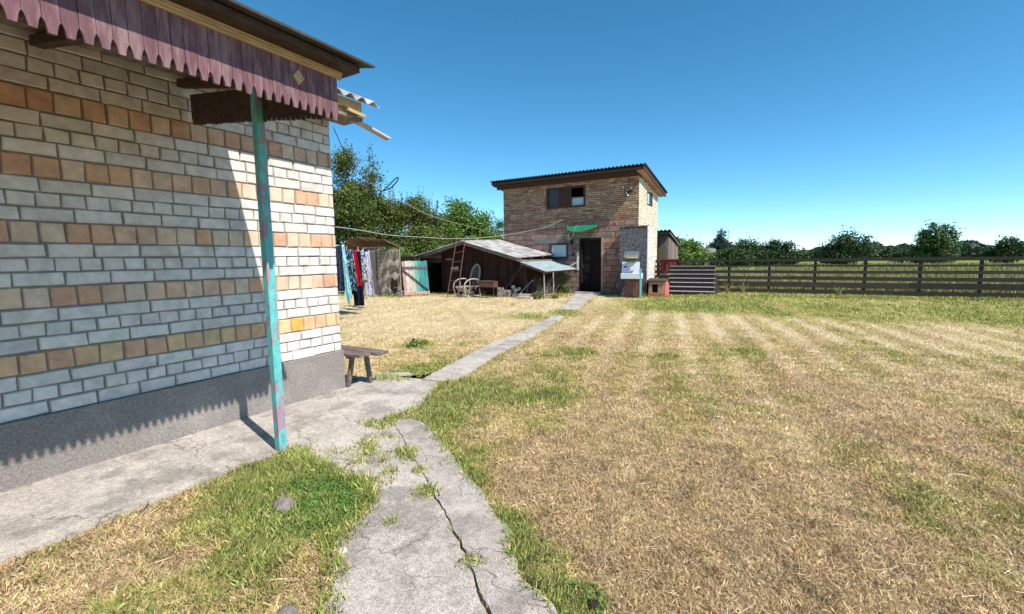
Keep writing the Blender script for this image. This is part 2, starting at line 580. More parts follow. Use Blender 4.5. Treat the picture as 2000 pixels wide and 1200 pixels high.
def slab(name, poly, z1, material, label=None):
    bm = bmesh.new()
    vs = [bm.verts.new((x, y, z1)) for x, y in poly]
    f = bm.faces.new(vs)
    if f.normal.z < 0:
        f.normal_flip()
    f.normal_update()
    e = bmesh.ops.extrude_face_region(bm, geom=[f])
    bmesh.ops.translate(bm, verts=[g for g in e['geom'] if isinstance(g, bmesh.types.BMVert)], vec=(0, 0, -0.2))
    bmesh.ops.triangulate(bm, faces=bm.faces)
    bmesh.ops.recalc_face_normals(bm, faces=bm.faces)
    me = bpy.data.meshes.new(name)
    bm.to_mesh(me)
    bm.free()
    ca = me.color_attributes.new("Col", 'FLOAT_COLOR', 'POINT')
    ca.data.foreach_set('color', np.ones(len(me.vertices) * 4, dtype=np.float32))
    me.materials.append(M[material])
    o = bpy.data.objects.new(name, me)
    COL.objects.link(o)
    o['kind'] = 'structure'
    return o


slab('concrete_pavement', PAD, 0.030, 'concrete')
slab('footpath', PATH, 0.034, 'concrete')
slab('concrete_path', SLAB, 0.039, 'concrete_slab')

# ---- lawn colour field: 0 straw .. 1 green, second value brown
SPOTS = [(1.98, -11.17, .35, .7), (2.71, -13.32, .3, .6), (1.75, -13.36, .32, .7), (1.73, -13.94, .30, 1.0), (1.9, -14.3, .28, .9), (2.2, -14.65, .22, .7),
         (2.54, -3.59, 1.0, .5), (.78, -2.62, .8, .3), (-.64, -11.77, .3, .8), (.66, -13.13, .35, 1.0), (.35, -12.3, .3, .5), (-.6, -7.6, .55, .8), (-1.3, -7.2, .6, .5),
         (2.72, -14.95, .3, .5), (-1.09, -3.39, .6, .5), (4.21, -10.05, .4, .5), (2.98, -14.25, .35, .5), (1.75, -15.8, .3, 1.3), (2.15, -15.95, .4, 1.5),
         (2.4, -16.1, .3, 1.3), (2.55, -16.55, .2, .9), (1.9, -16.2, .4, .8), (3.0, -15.3, .12, .8), (3.45, -15.6, .15, .9), (3.7, -15.75, .15, .8), (4.0, -15.95, .15, .9),
         (3.32, -10.9, .4, .3), (2.35, -13.6, .35, .7), (3.05, -15.0, .25, .4), (2.3, -12.6, .3, .4), (0.1, -11.3, .3, .4), (2.5, -17.0, .3, .6)]
BROWNS = [(2.67, -16.31, .25, 1.0), (3.4, -14.9, .8, .6), (3.92, -14.8, .7, .7), (3.32, -15.1, .4, .5), (1.2, -10.5, .6, .3), (2.3, -11.6, .5, .35), (2.2, -16.62, .5, 1.1), (2.95, -16.45, .3, .8), (1.5, -16.6, .5, .7), (4.6, -15.3, .8, .8)]


def field(x, y):
    ru, rv = x * cos(0.21) + y * sin(0.21), y * cos(0.21) - x * sin(0.21)
    g = 0.14 + 0.36 * (fbm(ru * 1.5, rv * 0.55, 1.1, 3) - 0.45) * 2 + 0.42 * (fbm(ru * 1.2, rv * .8, 5.5, 9) - 0.5) * 2
    for sx, sy, r, a in SPOTS:
        g = g + a * np.exp(-((x - sx) ** 2 + (y - sy) ** 2) / (r * r))
    ed = np.minimum(dseg(x, y, PATH_L), dseg(x, y, PATH_R))
    g = g + 0.25 * np.exp(-(ed / 0.12) ** 2)
    ed2 = dseg(x, y, SLAB_R)
    g = g + 0.42 * np.exp(-(ed2 / 0.11) ** 2)
    back = np.clip((y + 5.6) / 1.0, 0, 1) * np.clip((x - 0.2) / 1.2, 0, 1)
    far = np.clip((y - 2.7) / 0.5, 0, 1)
    g = g + 0.46 * back + 0.8 * far
    left = np.clip((0.2 - x) / 1.0, 0, 1)
    g = g - 0.12 * left
    b = 0.20 + 0.5 * np.clip((-9.0 - y) / 4.0, 0, 1) * np.clip(x / 2, 0, 1) + 0.9 * (fbm(ru * 1.6, rv * .6, 1.9, 21) - 0.5) * 2
    for sx, sy, r, a in BROWNS:
        b = b + a * np.exp(-((x - sx) ** 2 + (y - sy) ** 2) / (r * r))
        g = g - 0.35 * a * np.exp(-((x - sx) ** 2 + (y - sy) ** 2) / (r * r))
    # mowing rows of raked straw
    u = x * cos(0.21) + y * sin(0.21)
    row = np.sin(u * 2 * pi / 0.62 + 1.2 * fbm(x, y, 0.4, 40)) * np.clip((x - 0.7) / 0.6, 0, 1) * (1 - back)
    rl = np.clip(row, -.3, 1) * (0.18 + 0.62 * np.clip((y + 13.5) / 5, 0, 1))
    g = g - 0.22 * rl
    b = b - 0.45 * rl
    pale = 0.42 + 0.85 * rl + 0.6 * left
    return np.clip(g, 0, 1), np.clip(b, 0, 1), np.clip(pale, 0, 1.2), back


STRAW = np.array([0.76, 0.57, 0.315])
PALE = np.array([0.92, 0.77, 0.52])
BROWN = np.array([0.36, 0.21, 0.12])
GREEN = np.array([0.15, 0.25, 0.035])
YGREEN = np.array([0.47, 0.45, 0.11])


def lawn_rgb(x, y, jit=None):
    g, b, pale, back = field(x, y)
    if jit is not None:
        g = np.clip(g + (jit[0] - 0.5) * 0.45, 0, 1)
        b = np.clip(b + (jit[1] - 0.5) * 1.0, 0, 1)
        pale = np.clip(pale + (jit[2] - 0.5) * 0.9, 0, 1.1)
    c = STRAW + (PALE - STRAW) * pale[:, None] * 0.75
    c = c + (BROWN - c) * (b * 0.62 * (1 - 0.35 * pale))[:, None]
    yg = np.clip(g * 2, 0, 1)[:, None]
    c = c + (YGREEN - c) * yg * (0.62 + 0.2 * back[:, None])
    gg = np.clip(g * 1.5 - 0.70, 0, 1)[:, None]
    c = c + (GREEN * 1.15 - c) * gg * 0.9
    return c, g


# ground sheet
def axis_coords(c, half, step, far):
    a = list(np.arange(c - half, c + half + 1e-6, step))
    d, p = step * 1.5, half
    lo, hi = [], []
    while p < far:
        p += d
        d *= 1.35
        lo.append(c - p)
        hi.append(c + p)
    return np.array(lo[::-1] + a + hi)


gx = axis_coords(0.0, 9.0, 0.1, 900)
gy = axis_coords(-8.0, 10.5, 0.1, 900)
GX, GY = np.meshgrid(gx, gy, indexing='ij')
fx, fy = GX.ravel(), GY.ravel()
near = (np.abs(fx) < 14) & (np.abs(fy + 8) < 16)
zz = np.where(near, (fbm(fx, fy, 3.0, 50) - 0.5) * 0.016 - 0.004, -0.01)
for px_, py_, s_ in ((-0.64, -11.8, .12), (3.45, -14.0, .1)):
    zz += 0.05 * np.exp(-((fx - px_) ** 2 + (fy - py_) ** 2) / s_ ** 2)
flat = inpoly(fx, fy, PAD) | inpoly(fx, fy, PATH) | inpoly(fx, fy, SLAB)
zz = np.where(flat, -0.02, zz)
me = bpy.data.meshes.new('ground')
nx, ny = len(gx), len(gy)
idx = np.arange(nx * ny).reshape(nx, ny)
quads = np.stack([idx[:-1, :-1], idx[1:, :-1], idx[1:, 1:], idx[:-1, 1:]], -1).reshape(-1, 4)
me.vertices.add(nx * ny)
me.vertices.foreach_set('co', np.stack([fx, fy, zz], -1).astype(np.float32).ravel())
me.loops.add(quads.size)
me.loops.foreach_set('vertex_index', quads.astype(np.int32).ravel())
me.polygons.add(len(quads))
me.polygons.foreach_set('loop_start', np.arange(0, quads.size, 4, dtype=np.int32))
me.polygons.foreach_set('loop_total', np.full(len(quads), 4, dtype=np.int32))
me.update(calc_edges=True)
gc, _g = lawn_rgb(fx, fy)
ca = me.color_attributes.new("Col", 'FLOAT_COLOR', 'POINT')
c4 = np.ones((len(fx), 4), dtype=np.float32)
c4[:, :3] = gc * 0.85
ca.data.foreach_set('color', c4.ravel())
M['soil'] = mat('soil', (1, 1, 1), 1.0, 0.45, 55, bump=1.0, bscale=90, bdist=0.02, rgb2=(0.62, 0.52, 0.42), mscale=28, mix=(0.48, 0.6), spec=0.1)
me.materials.append(M['soil'])
me.polygons.foreach_set('use_smooth', [True] * len(quads))
go = bpy.data.objects.new('ground', me)
COL.objects.link(go)
go['kind'] = 'structure'

# blades of mown grass and straw
FOOT = [[(-9.0, -2.4), (-3.6, -2.4), (-3.6, 0.0), (0.0, 0.0), (0.0, 3.1), (-9.0, 3.1)], [(0.95, 0.6), (2.67, 0.6), (2.67, 2.5), (0.95, 2.5)],
        [(-6, -20), (HX, -20), (HX, HY), (-6, HY)], [(-.52, -.7), (.53, -.7), (.53, .1), (-.52, .1)]]


def blades(n, rmin, rmax, seed):
    rg = np.random.default_rng(seed)
    k = int(n * 1.9)
    # density falls with distance from the middle of the yard's near side
    t = rg.random(k)
    q = 0.42
    r = (rmin ** q + t * (rmax ** q - rmin ** q)) ** (1 / q)
    th = rg.uniform(-1.45, 1.45, k)
    lx, lz = r * np.sin(th), r * np.cos(th)
    x = CX + lx * cos(ANG) - lz * sin(ANG)
    y = CY + lx * sin(ANG) + lz * cos(ANG)
    ok = ~(inpoly(x, y, PAD) | inpoly(x, y, PATH) | inpoly(x, y, SLAB))
    for fpt in FOOT:
        ok &= ~inpoly(x, y, fpt)
    ok &= ~((y > 2.5) & (r > 26))
    ok &= rg.random(k) < np.clip(0.15 + 1.9 * (fbm(x, y, 5.0, 88, 3) - 0.22), 0.2, 1)
    return x[ok][:n], y[ok][:n], r[ok][:n], rg


def make_blades(name, x, y, r, rg, extra_green=0.0, tall=1.0, z0=0.0, dens=None, wm=1.0, lay=0.0, dryonly=False):
    n = len(x)
    jit = rg.random((3, n))
    c, g = lawn_rgb(x, y, jit)
    if dryonly:
        g = g * 0
        c = PALE[None] * rg.uniform(0.75, 1.0, (n, 1))
    if extra_green:
        gsel = rg.random(n) < extra_green
        c[gsel] = (GREEN * 1.2)[None] * 0.6 + YGREEN[None] * 0.4 * rg.uniform(0.4, 1.6, (gsel.sum(), 1))
        g = np.where(gsel, 0.8, g)
    dry = rg.random(n) < 0.22
    c[dry] = c[dry] * 0.3 + (STRAW * 0.9)[None] * 0.7
    c = c * rg.uniform(0.55, 1.35, (n, 1)) * (0.66 + 0.68 * fbm(x, y, 9.0, 66, 3))[:, None]
    lush = np.clip(g * 1.5 - 0.4, 0, 1)
    L_ = (rg.uniform(0.014, 0.042, n) + lush * rg.uniform(0.0, 0.040, n)) * tall * (1 + 0.02 * r)
    tilt = np.maximum(rg.uniform(0.35, 1.45, n), lay) * (1 - 0.6 * lush)      # from vertical
    az = rg.uniform(0, 2 * pi, n)
    w = wm * 0.00115 * (1 + r * 0.30) * rg.uniform(0.6, 1.5, n) * (1 + 0.5 * lush)
    L_ = L_ * (0.45 + 1.1 * fbm(x, y, 7.0, 61, 3))
    zb = z0 + rg.uniform(-0.003, 0.012, n) * (1 - lush)
    dx, dy = np.sin(tilt) * np.cos(az), np.sin(tilt) * np.sin(az)
    dz = np.cos(tilt)
    a2 = rg.uniform(0, 2 * pi, n)
    sx, sy = np.cos(a2) * w, np.sin(a2) * w
    P0 = np.stack([x - sx, y - sy, zb], -1)
    P1 = np.stack([x + sx, y + sy, zb], -1)
    mx_ = 0.55 * L_
    bend = rg.uniform(0.0, 0.5, n)
    P2 = np.stack([x + dx * mx_ + sx * .8, y + dy * mx_ + sy * .8, zb + dz * mx_], -1)
    P3 = np.stack([x + dx * L_ * (1 + bend * .2), y + dy * L_ * (1 + bend * .2), np.maximum(zb + 0.003, zb + dz * L_ * (1 - bend * .6))], -1)
    verts = np.stack([P0, P1, P2, P3], 1)
    o = raw_mesh(name, verts, 4, c, M['blade'])
    o['kind'] = 'stuff'
    return o


bx_, by_, br_, rg_ = blades(800000, 1.1, 34, 1)
make_blades('lawn_grass', bx_, by_, br_, rg_)
bx_, by_, br_, rg_ = blades(880000, 1.1, 9, 2)
make_blades('lawn_straw', bx_, by_, br_, rg_)
bx_, by_, br_, rg_ = blades(20000, 1.1, 10, 3)
make_blades('loose_straw', bx_, by_, br_, rg_, 0.0, 2.4, 0.010, wm=.6, lay=1.42, dryonly=True)

# lush tufts: along edges, in the cracks and over the broken middle of the footpath
rg2 = np.random.default_rng(9)
tx, ty = [], []
TUFTS = [(1.61, -14.92, .06, 170), (1.73, -14.80, .055, 190), (1.78, -14.95, .05, 110), (1.93, -15.08, .05, 90), (2.29, -15.20, .05, 260), (2.38, -15.28, .05, 160), (2.62, -15.40, .035, 130), (2.84, -15.60, .05, 230), (1.91, -15.23, .05, 110), (2.0, -15.3, .07, 210),
         (2.12, -15.50, .05, 60), (3.49, -15.99, .035, 150), (.5, -13.79, .07, 110), (.66, -13.7, .1, 160), (-.64, -11.74, .15, 500), (2.1, -15.36, .05, 80), (2.89, -15.94, .02, 40), (1.62, -15.56, .05, 60), (2.25, -15.42, .05, 60),
         (1.85, -15.45, .06, 60), (-.15, -6.75, .22, 900), (-.3, -6.3, .2, 700), (.1, -7.1, .15, 350), (1.36, -13.66, .05, 120), (2.5, -15.62, .06, 90), (2.62, -15.86, .04, 60), (2.45, -15.5, .03, 50)]
for x0, y0, s_, n_ in TUFTS:
    tx.append(rg2.normal(x0, s_, n_))
    ty.append(rg2.normal(y0, s_ * 0.8, n_))
for pts, sp, n_ in ((GRASS_L[:11], 0.035, 2600), (SLAB_R[2:11], 0.03, 1300), (SLAB_L[3:8], 0.008, 60), (PAD_R, 0.03, 500)):
    for i in range(len(pts) - 1):
        m_ = n_ // (len(pts) - 1)
        t = rg2.random(m_)
        tx.append(pts[i][0] + (pts[i + 1][0] - pts[i][0]) * t + rg2.normal(0, sp, m_))
        ty.append(pts[i][1] + (pts[i + 1][1] - pts[i][1]) * t + rg2.normal(0, sp, m_))
tx, ty = np.concatenate(tx), np.concatenate(ty)
rr = np.hypot(tx - CX, ty - CY)
make_blades('edge_grass', tx, ty, rr, rg2, 0.62, 1.0, 0.028)
# thick growth of the near left patch
k = 80000
px_ = rg2.uniform(0.9, 3.4, k)
py_ = rg2.uniform(-18.5, -15.6, k)
PATCH = [(1.43, -20.0)] + GRASS_L + [(3.5, -20.0)]
f_, _, _, _ = field(px_, py_)
ok = inpoly(px_, py_, PATCH) & (rg2.random(k) < np.clip(f_ * 1.1, 0.12, 1))
px_, py_ = px_[ok], py_[ok]
make_blades('patch_grass', px_, py_, np.hypot(px_ - CX, py_ - CY), rg2, 0.45, 1.3, wm=.72)


def leaf_quads(P, size, rg, flatness=0.0, aspect=1.7):
    n = len(P)
    nrm = rg.normal(size=(n, 3))
    nrm[:, 2] = np.abs(nrm[:, 2]) + flatness
    nrm /= np.linalg.norm(nrm, axis=1)[:, None]
    t = np.cross(nrm, rg.normal(size=(n, 3)))
    t /= np.linalg.norm(t, axis=1)[:, None] + 1e-9
    b = np.cross(nrm, t)
    s_ = (size * rg.uniform(0.6, 1.35, n))[:, None]
    return np.stack([P - t * s_ * aspect * .5, P - b * s_ * .5 + nrm * s_ * .08, P + t * s_ * aspect * .5, P + b * s_ * .5 + nrm * s_ * .08], 1)


# clover and broad leaves in the near left patch
k = 9000
lx_, ly_ = rg2.normal(2.38, .24, k), rg2.normal(-15.95, .14, k)
f_, _, _, _ = field(lx_, ly_)
ok = inpoly(lx_, ly_, PATCH) & (f_ > 0.3)
P = np.stack([lx_[ok], ly_[ok], rg2.uniform(0.012, 0.055, ok.sum())], -1)
cc = np.array([.085, .165, .03])[None] * rg2.uniform(0.7, 1.6, (len(P), 1)) * np.array([1.0, 1.1, 1.0])
o = raw_mesh('clover_foliage', leaf_quads(P, 0.013, rg2, 1.2, 1.2), 4, cc, M['leaf'])
o['kind'] = 'stuff'


k = 60000
_r = 1.6 + 9 * rg2.random(k) ** 1.3
_t = rg2.uniform(-.9, .9, k)
lx_ = CX + _r * np.sin(_t) * cos(ANG) - _r * np.cos(_t) * sin(ANG)
ly_ = CY + _r * np.sin(_t) * sin(ANG) + _r * np.cos(_t) * cos(ANG)
f_, _, _, _ = field(lx_, ly_)
ok = (f_ > 0.42) & (fbm(lx_, ly_, 2.2, 33, 3) > .52) & ~(inpoly(lx_, ly_, PAD) | inpoly(lx_, ly_, PATH) | inpoly(lx_, ly_, SLAB)) & (lx_ > HX)
P = np.stack([lx_[ok], ly_[ok], rg2.uniform(0.008, 0.04, ok.sum())], -1)
cc = np.array([.12, .21, .04])[None] * rg2.uniform(0.7, 1.6, (len(P), 1))
o = raw_mesh('lawn_weeds_foliage', leaf_quads(P, 0.014, rg2, 1.2, 1.2), 4, cc, M['leaf'])
o['kind'] = 'stuff'


# loose stones and clods
def blob(name, c, r, material, seed, squash=(1, 1, 1), sub=3, rough_=0.25, col=(1, 1, 1)):
    bm = bmesh.new()
    bmesh.ops.create_icosphere(bm, subdivisions=sub, radius=1)
    rn = random.Random(seed)
    off = Vector((rn.uniform(0, 50), rn.uniform(0, 50), rn.uniform(0, 50)))
    from mathutils import noise as mn
    for v in bm.verts:
        d = 1 + rough_ * mn.noise(v.co * 1.3 + off) + rough_ * .5 * mn.noise(v.co * 3.1 + off)
        v.co = Vector((v.co.x * squash[0], v.co.y * squash[1], v.co.z * squash[2])) * d * r
    me = bpy.data.meshes.new(name)
    bm.to_mesh(me)
    bm.free()
    a = me.color_attributes.new("Col", 'FLOAT_COLOR', 'POINT')
    a.data.foreach_set('color', np.tile(np.array([*col, 1], dtype=np.float32), len(me.vertices)))
    me.materials.append(M[material])
    me.polygons.foreach_set('use_smooth', [True] * len(me.polygons))
    o = bpy.data.objects.new(name, me)
    COL.objects.link(o)
    o.location = c
    return o


tag(blob('rock', (2.22, -16.14, 0.03), 0.075, 'stone', 3, (1.1, .8, .75)), 'grey brown rock lying in the grass by the porch', 'rock')
tag(blob('stone', (2.86, -16.24, 0.03), 0.022, 'pale_block', 4), 'small pale pebble at the edge of the concrete path', 'stone')
tag(blob('stone', (2.98, -16.62, 0.02), 0.04, 'stone', 5, (1, 1, .6)), 'dark flat stone in dry grass beside the path', 'stone')
tag(blob('stone', (1.86, -15.16, 0.03), 0.028, 'pale_block', 6, (1.3, 1, .6)), 'pale concrete chip in the broken pavement', 'stone')
tag(blob('dry_leaf', (4.07, -15.95, 0.03), 0.022, 'shed_wood', 7, (1.2, .9, .35), 2, .5), 'dark red dead leaf lying on straw near the slab', 'leaf')
tag(blob('soil_mound', (-.7, -11.85, 0.0), 0.1, 'soil', 8, (1.3, 1, .45), 3, .4, (.2, .14, .09)), 'small brown molehill on the left lawn', 'soil mound')


# ------------------------------------------------------------------ masonry
def wall_rects(L, H, holes):
    """split the rectangle 0..L x 0..H around the holes (u0, u1, z0, z1)"""
    us = sorted({0, L, *[h[0] for h in holes], *[h[1] for h in holes]})
    out = []
    for a, b in zip(us, us[1:]):
        m_ = (a + b) / 2
        hs = sorted([(h[2], h[3]) for h in holes if h[0] < m_ < h[1]])
        z = 0
        for z0, z1 in hs:
            if z0 > z:
                out.append((a, b, z, z0))
            z = z1
        if z < H:
            out.append((a, b, z, H))
    return out


def lay_bricks(mb, P, L, rows, holes, zmax=None, proud=0.012, gap=0.010, jit=0.003, rnd=None, mi=1):
    """P(u, d, z) -> point; rows: (z0, height, brick length, first offset, colour function)"""
    rnd = rnd or random.Random(1)
    for z0, h, bl, off, cf in rows:
        u = off - bl
        while u < L:
            ln = bl * rnd.uniform(0.94, 1.05)
            a, b = max(u, 0), min(u + ln - gap, L)
            u += ln
            if b - a < 0.03:
                continue
            segs = [(a, b)]
            za, zb = z0 + gap / 2, z0 + h - gap / 2
            for h0, h1, hz0, hz1 in holes:
                if za < hz1 - 0.01 and zb > hz0 + 0.01:
                    ns = []
                    for p, q in segs:
                        if q <= h0 or p >= h1:
                            ns.append((p, q))
                        else:
                            if p < h0 - 0.02:
                                ns.append((p, h0))
                            if q > h1 + 0.02:
                                ns.append((h1, q))
                    segs = ns
            if zmax and zb > zmax((a + b) / 2):
                continue
            for p, q in segs:
                d = proud + rnd.uniform(-jit, jit)
                k = [rnd.uniform(-1, 1) * jit * 0.9 for _ in range(8)]
                c = 0.006
                vs = [P(p + k[0], 0, za + k[1]), P(q + k[2], 0, za + k[3]), P(q + k[4], 0, zb + k[5]), P(p + k[6], 0, zb + k[7]),
                      P(p + k[0] + c, d, za + k[1] + c), P(q + k[2] - c, d, za + k[3] + c), P(q + k[4] - c, d, zb + k[5] - c), P(p + k[6] + c, d, zb + k[7] - c)]
                mb.add(vs, [(4, 5, 6, 7), (0, 1, 5, 4), (1, 2, 6, 5), (2, 3, 7, 6), (3, 0, 4, 7)], cf(rnd, (p + q) / 2, z0), mi)


# ------------------------------------------------------------------ house on the left
def white_c(r, u, z):
    t = r.uniform(0.90, 1.08)
    return (t, t * r.uniform(.97, 1.0), t * r.uniform(.94, .99))


def orange_c(r, u, z):
    if 0.7 < z < 0.8 and 0.45 < u < 0.62:
        return (1.08, .62, .16)
    base = r.choice([(.98, .68, .50), (1.0, .77, .58), (.96, .62, .42), (.90, .55, .38), (1.02, .83, .66)])
    if 0.7 < z < 0.8:
        base = r.choice([(1.0, .66, .40), (.96, .60, .40), (1.0, .74, .44)])
    t = r.uniform(.92, 1.05)
    return tuple(c * t for c in base)


house = thing('brick_house', (HX, HY, 0), 'house corner of white and orange banded brick above a grey plinth', 'house')
mb = MB()
DY0, DY1 = 3.95, 4.85     # doorway along the wall, metres from the far corner
holes = [(DY0, DY1, 0.50, 2.5)]
Lh = 6.2
for a, b, z0, z1 in wall_rects(Lh, 3.12, holes):
    if z1 <= 0.47:
        continue
    mb.box(HX - 0.3, HX - 0.012, HY - b, HY - a, max(z0, 0.3), z1, mi=0)
mb.box(-6.0, HX - 0.3, HY - 0.3, HY - 0.012, 0.3, 3.12, mi=0)
mb.box(-6.0, -5.7, HY - Lh, HY - 0.3, 0.3, 3.12, mi=0)
rows = []
z = 0.468
k = 0
while z < 2.95:
    c = k % 4
    if z > 2.66 and c != 0:
        pass
    if c < 3:
        if z > 2.84:
            break
        bl = 0.262 if c != 1 else 0.132
        rows.append((z, 0.0968, bl, [0.10, 0.09, 0.20][c] + 0.02 * (k % 3), white_c))
        z += 0.0968
    else:
        if z > 2.62:
            rows.append((z, 0.0968, 0.262, 0.1, white_c))
            z += 0.0968
        else:
            rows.append((z, 0.144, 0.137, 0.05, orange_c))
            z += 0.1445
    k += 1
ztop = z
lay_bricks(mb, lambda u, d, z: (HX - 0.012 + d, HY - u, z), Lh, rows, holes, rnd=random.Random(4), jit=.0048)
# end wall bricks
lay_bricks(mb, lambda u, d, z: (HX - u, HY - 0.012 + d, z), 6.3, rows, [], rnd=random.Random(5))
mb.build('wall', ['mortar', 'white_brick'], house)
mb = MB()
cor = lambda r, u, z: tuple(c * r.uniform(.5, .75) for c in (.62, .36, .24))
for i, (zz_, out) in enumerate(((ztop, 0.03), (ztop + 0.082, 0.055), (ztop + 0.164, 0.08))):
    lay_bricks(mb, lambda u, d, z: (HX + out - 0.01 + d, HY - u + out, z), Lh, [(zz_, 0.082, 0.26, 0.1 + 0.13 * (i % 2), cor)], [], rnd=random.Random(6 + i), mi=1)
    mb.box(HX - 0.3, HX + out - 0.01, HY - Lh, HY + out - 0.01, zz_, zz_ + 0.08, mi=0)
mb.build('cornice', ['mortar', 'clay_brick'], house)
mb = MB()
mb.box(-6.02, HX + 0.018, HY - Lh, HY + 0.018, -0.1, 0.468)
mb.build('plinth', 'plinth', house, bevel=0.006)
# door on the wall under the porch
mb = MB()
mb.box(HX - 0.2, HX - 0.14, HY - DY1 + .05, HY - DY0 - .05, 0.5, 2.45)
for z0, z1 in ((.62, 1.2), (1.32, 2.3)):
    mb.box(HX - 0.14, HX - 0.12, HY - DY1 + .16, HY - DY0 - .16, z0, z1)
door = mb.build('door', 'brown_paint', house)
mb = MB()
mb.box(HX - 0.22, HX + 0.01, HY - DY1, HY - DY1 + .05, .5, 2.5)
mb.box(HX - 0.22, HX + 0.01, HY - DY0 - .05, HY - DY0, .5, 2.5)
mb.box(HX - 0.22, HX + 0.01, HY - DY1 + .05, HY - DY0 - .05, 2.45, 2.5)
mb.build('door_frame', 'old_wood', house)
mb = MB()
for i, (d, h) in enumerate(((0.45, .5), (0.75, .33), (1.05, .17))):
    mb.box(HX + .02, HX + d, HY - DY1 - .1, HY - DY0 + .1, 0, h - .005 * i)
mb.build('doorstep', 'concrete', house, bevel=0.01)
# main roof
mb = MB()
s = Vector((-cos(radians(24)), 0, sin(radians(24))))
mb.sheet((HX + 0.49, HY - 6.6, 3.14), (0, 1, 0), s, 6.88, 3.6, 0.15, 0.022, 0.008)
mb.sheet((-6.1, HY - 6.6, 3.14), (0, 1, 0), (cos(radians(24)), 0, sin(radians(24))), 6.88, 3.6, 0.15, 0.022, 0.008)
roof = mb.build('roof', 'slate', house, smooth=False)
mb = MB()
mb.box(HX + .36, HX + .40, HY - 6.4, HY + .10, 3.045, 3.135, mi=0)
mb.box(HX + .28, HX + .355, HY - 6.4, HY + .085, 2.985, 3.05, mi=0)
mb.box(HX + .10, HX + .40, HY - 6.4, HY + .11, 2.955, 2.985, mi=1)
mb.beam((HX + .42, HY - .1, 3.02), (HX + .42, HY + .12, 3.0), .03, .03, mi=0)
mb.beam((HX + .12, HY + .02, 3.09), (HX + .40, HY + .05, 3.03), .05, .07, mi=0)
mb.build('rafters', ['new_wood', 'old_wood'], roof)
# boarded gable behind the eave
mb = MB()
mb.prism([(-5.9, 3.12), (HX + .05, 3.12), (HX + .05, 3.2), (-2.75, 4.55)], 'y', HY - .28, HY - .05)
mb.build('gable', 'old_wood', house)
# porch
XF = HX + 1.8
YF = HY - 1.36
porch = MB()
porch.sheet((XF + .195, YF + 0.15 - 5.2, 2.715), (0, 1, 0), (-1, 0, 0.2), 5.2, 1.94, 0, 0, 0.013)
proof = porch.build('porch_roof', 'roof_dark', house)
mb = MB()
mb.prism([(XF - .05, 2.668), (XF + .12, 2.668), (XF + .12, 2.708), (XF - .05, 2.742)], 'y', YF - 4.8, YF + .09)
mb.build('eave_board', 'dark_wood', proof)
mb = MB()
mb.prism([(HX + .1, 3.0), (XF - .06, 2.64), (XF - .06, 2.655), (HX + .1, 3.015)], 'y', YF - 4.8, YF - .03)
mb.build('ceiling', 'dark_wood', proof)
mb = MB()
for i in range(3):
    mb.box(XF + .010 + .005 * i, XF + .026 + .005 * i, YF - 4.8, YF + .023, 2.622 + .0145 * i, 2.635 + .0145 * i)
mb.build('trim_board', 'new_wood', house)


def scallop(mb, P, n, w, ztop, zb, arch=0.056, th=0.013, seed=1):
    r = random.Random(seed)
    for i in range(n):
        u0, u1 = i * w + .0012, (i + 1) * w - .0012
        m_ = (u0 + u1) / 2
        dz = r.uniform(-.004, .004)
        pts = [(u0, ztop), (u0, zb + arch + dz)]
        for k in range(1, 8):
            t = k / 8
            # pointed arches are cut at the joints, each tongue keeps a blunt tip
            ww = (w / 2) * (1 - .58 * t ** .5)
            pts.append((m_ - ww, zb + arch * (1 - t) + dz))
        right = [(2 * m_ - p[0], p[1]) for p in pts[::-1]]
        poly = pts + right
        q = len(poly)
        d0, d1 = 0, th + r.uniform(0, .003)
        t_ = r.uniform(.88, 1.1)
        mb.add([P(a, d0, b) for a, b in poly] + [P(a, d1, b) for a, b in poly],
               [tuple(range(q)), tuple(range(2 * q - 1, q - 1, -1))] + [(j, q + j, q + (j + 1) % q, (j + 1) % q) for j in range(q)], (t_, t_ * .98, t_))


mb = MB()
scallop(mb, lambda u, d, z: (XF - .005 + d, YF - u, z), 80, .054, 2.63, 2.365)
fas = mb.build('fascia', 'maroon_paint', house)
mb = MB()
yd = YF - .275
mb.prism([(yd - .036, 2.545), (yd, 2.502), (yd + .036, 2.545), (yd, 2.588)], 'x', XF + .010, XF + .02)
mb.build('diamond', 'new_wood', fas)
mb = MB()
scallop(mb, lambda u, d, z: (XF - .03 - u, YF - .02 + d, z + .13 * u), 32, .054, 2.63, 2.385, seed=3)
mb.build('fascia', 'dark_wood', house)
mb = MB()
mb.beam((HX + .02, YF - .07, 2.93), (XF - .02, YF - .07, 2.60), .06, .06)
for yy in (YF - .9, YF - 2.0, YF - 3.2):
    mb.beam((HX + .02, yy, 2.93), (XF - .02, yy, 2.60), .07, .06)
mb.box(XF - .09, XF - .02, YF - 4.7, YF - .1, 2.56, 2.63)
mb.build('beam', 'dark_wood', house)
mb = MB()
mb.box(HX + .970, HX + 1.032, HY - 1.431, HY - 1.369, 0.0, 2.72)
mb.build('post', 'teal_paint', house, bevel=.004)
mb = MB()
mb.box(XF - .10, XF - .03, HY - 3.95, HY - 3.88, 0.0, 2.56)
mb.build('post', 'teal_paint', house, bevel=.004)
# loose plank hanging off the eave
mb = MB()
mb.T = Matrix.Translation((HX + .27, HY, 0))
mb.beam((0, -.45, 3.09), (0.0, .60, 2.895), .085, .022)
tag(mb.build('loose_plank', 'weathered'), 'weathered loose plank sticking out below the house eave', 'plank')

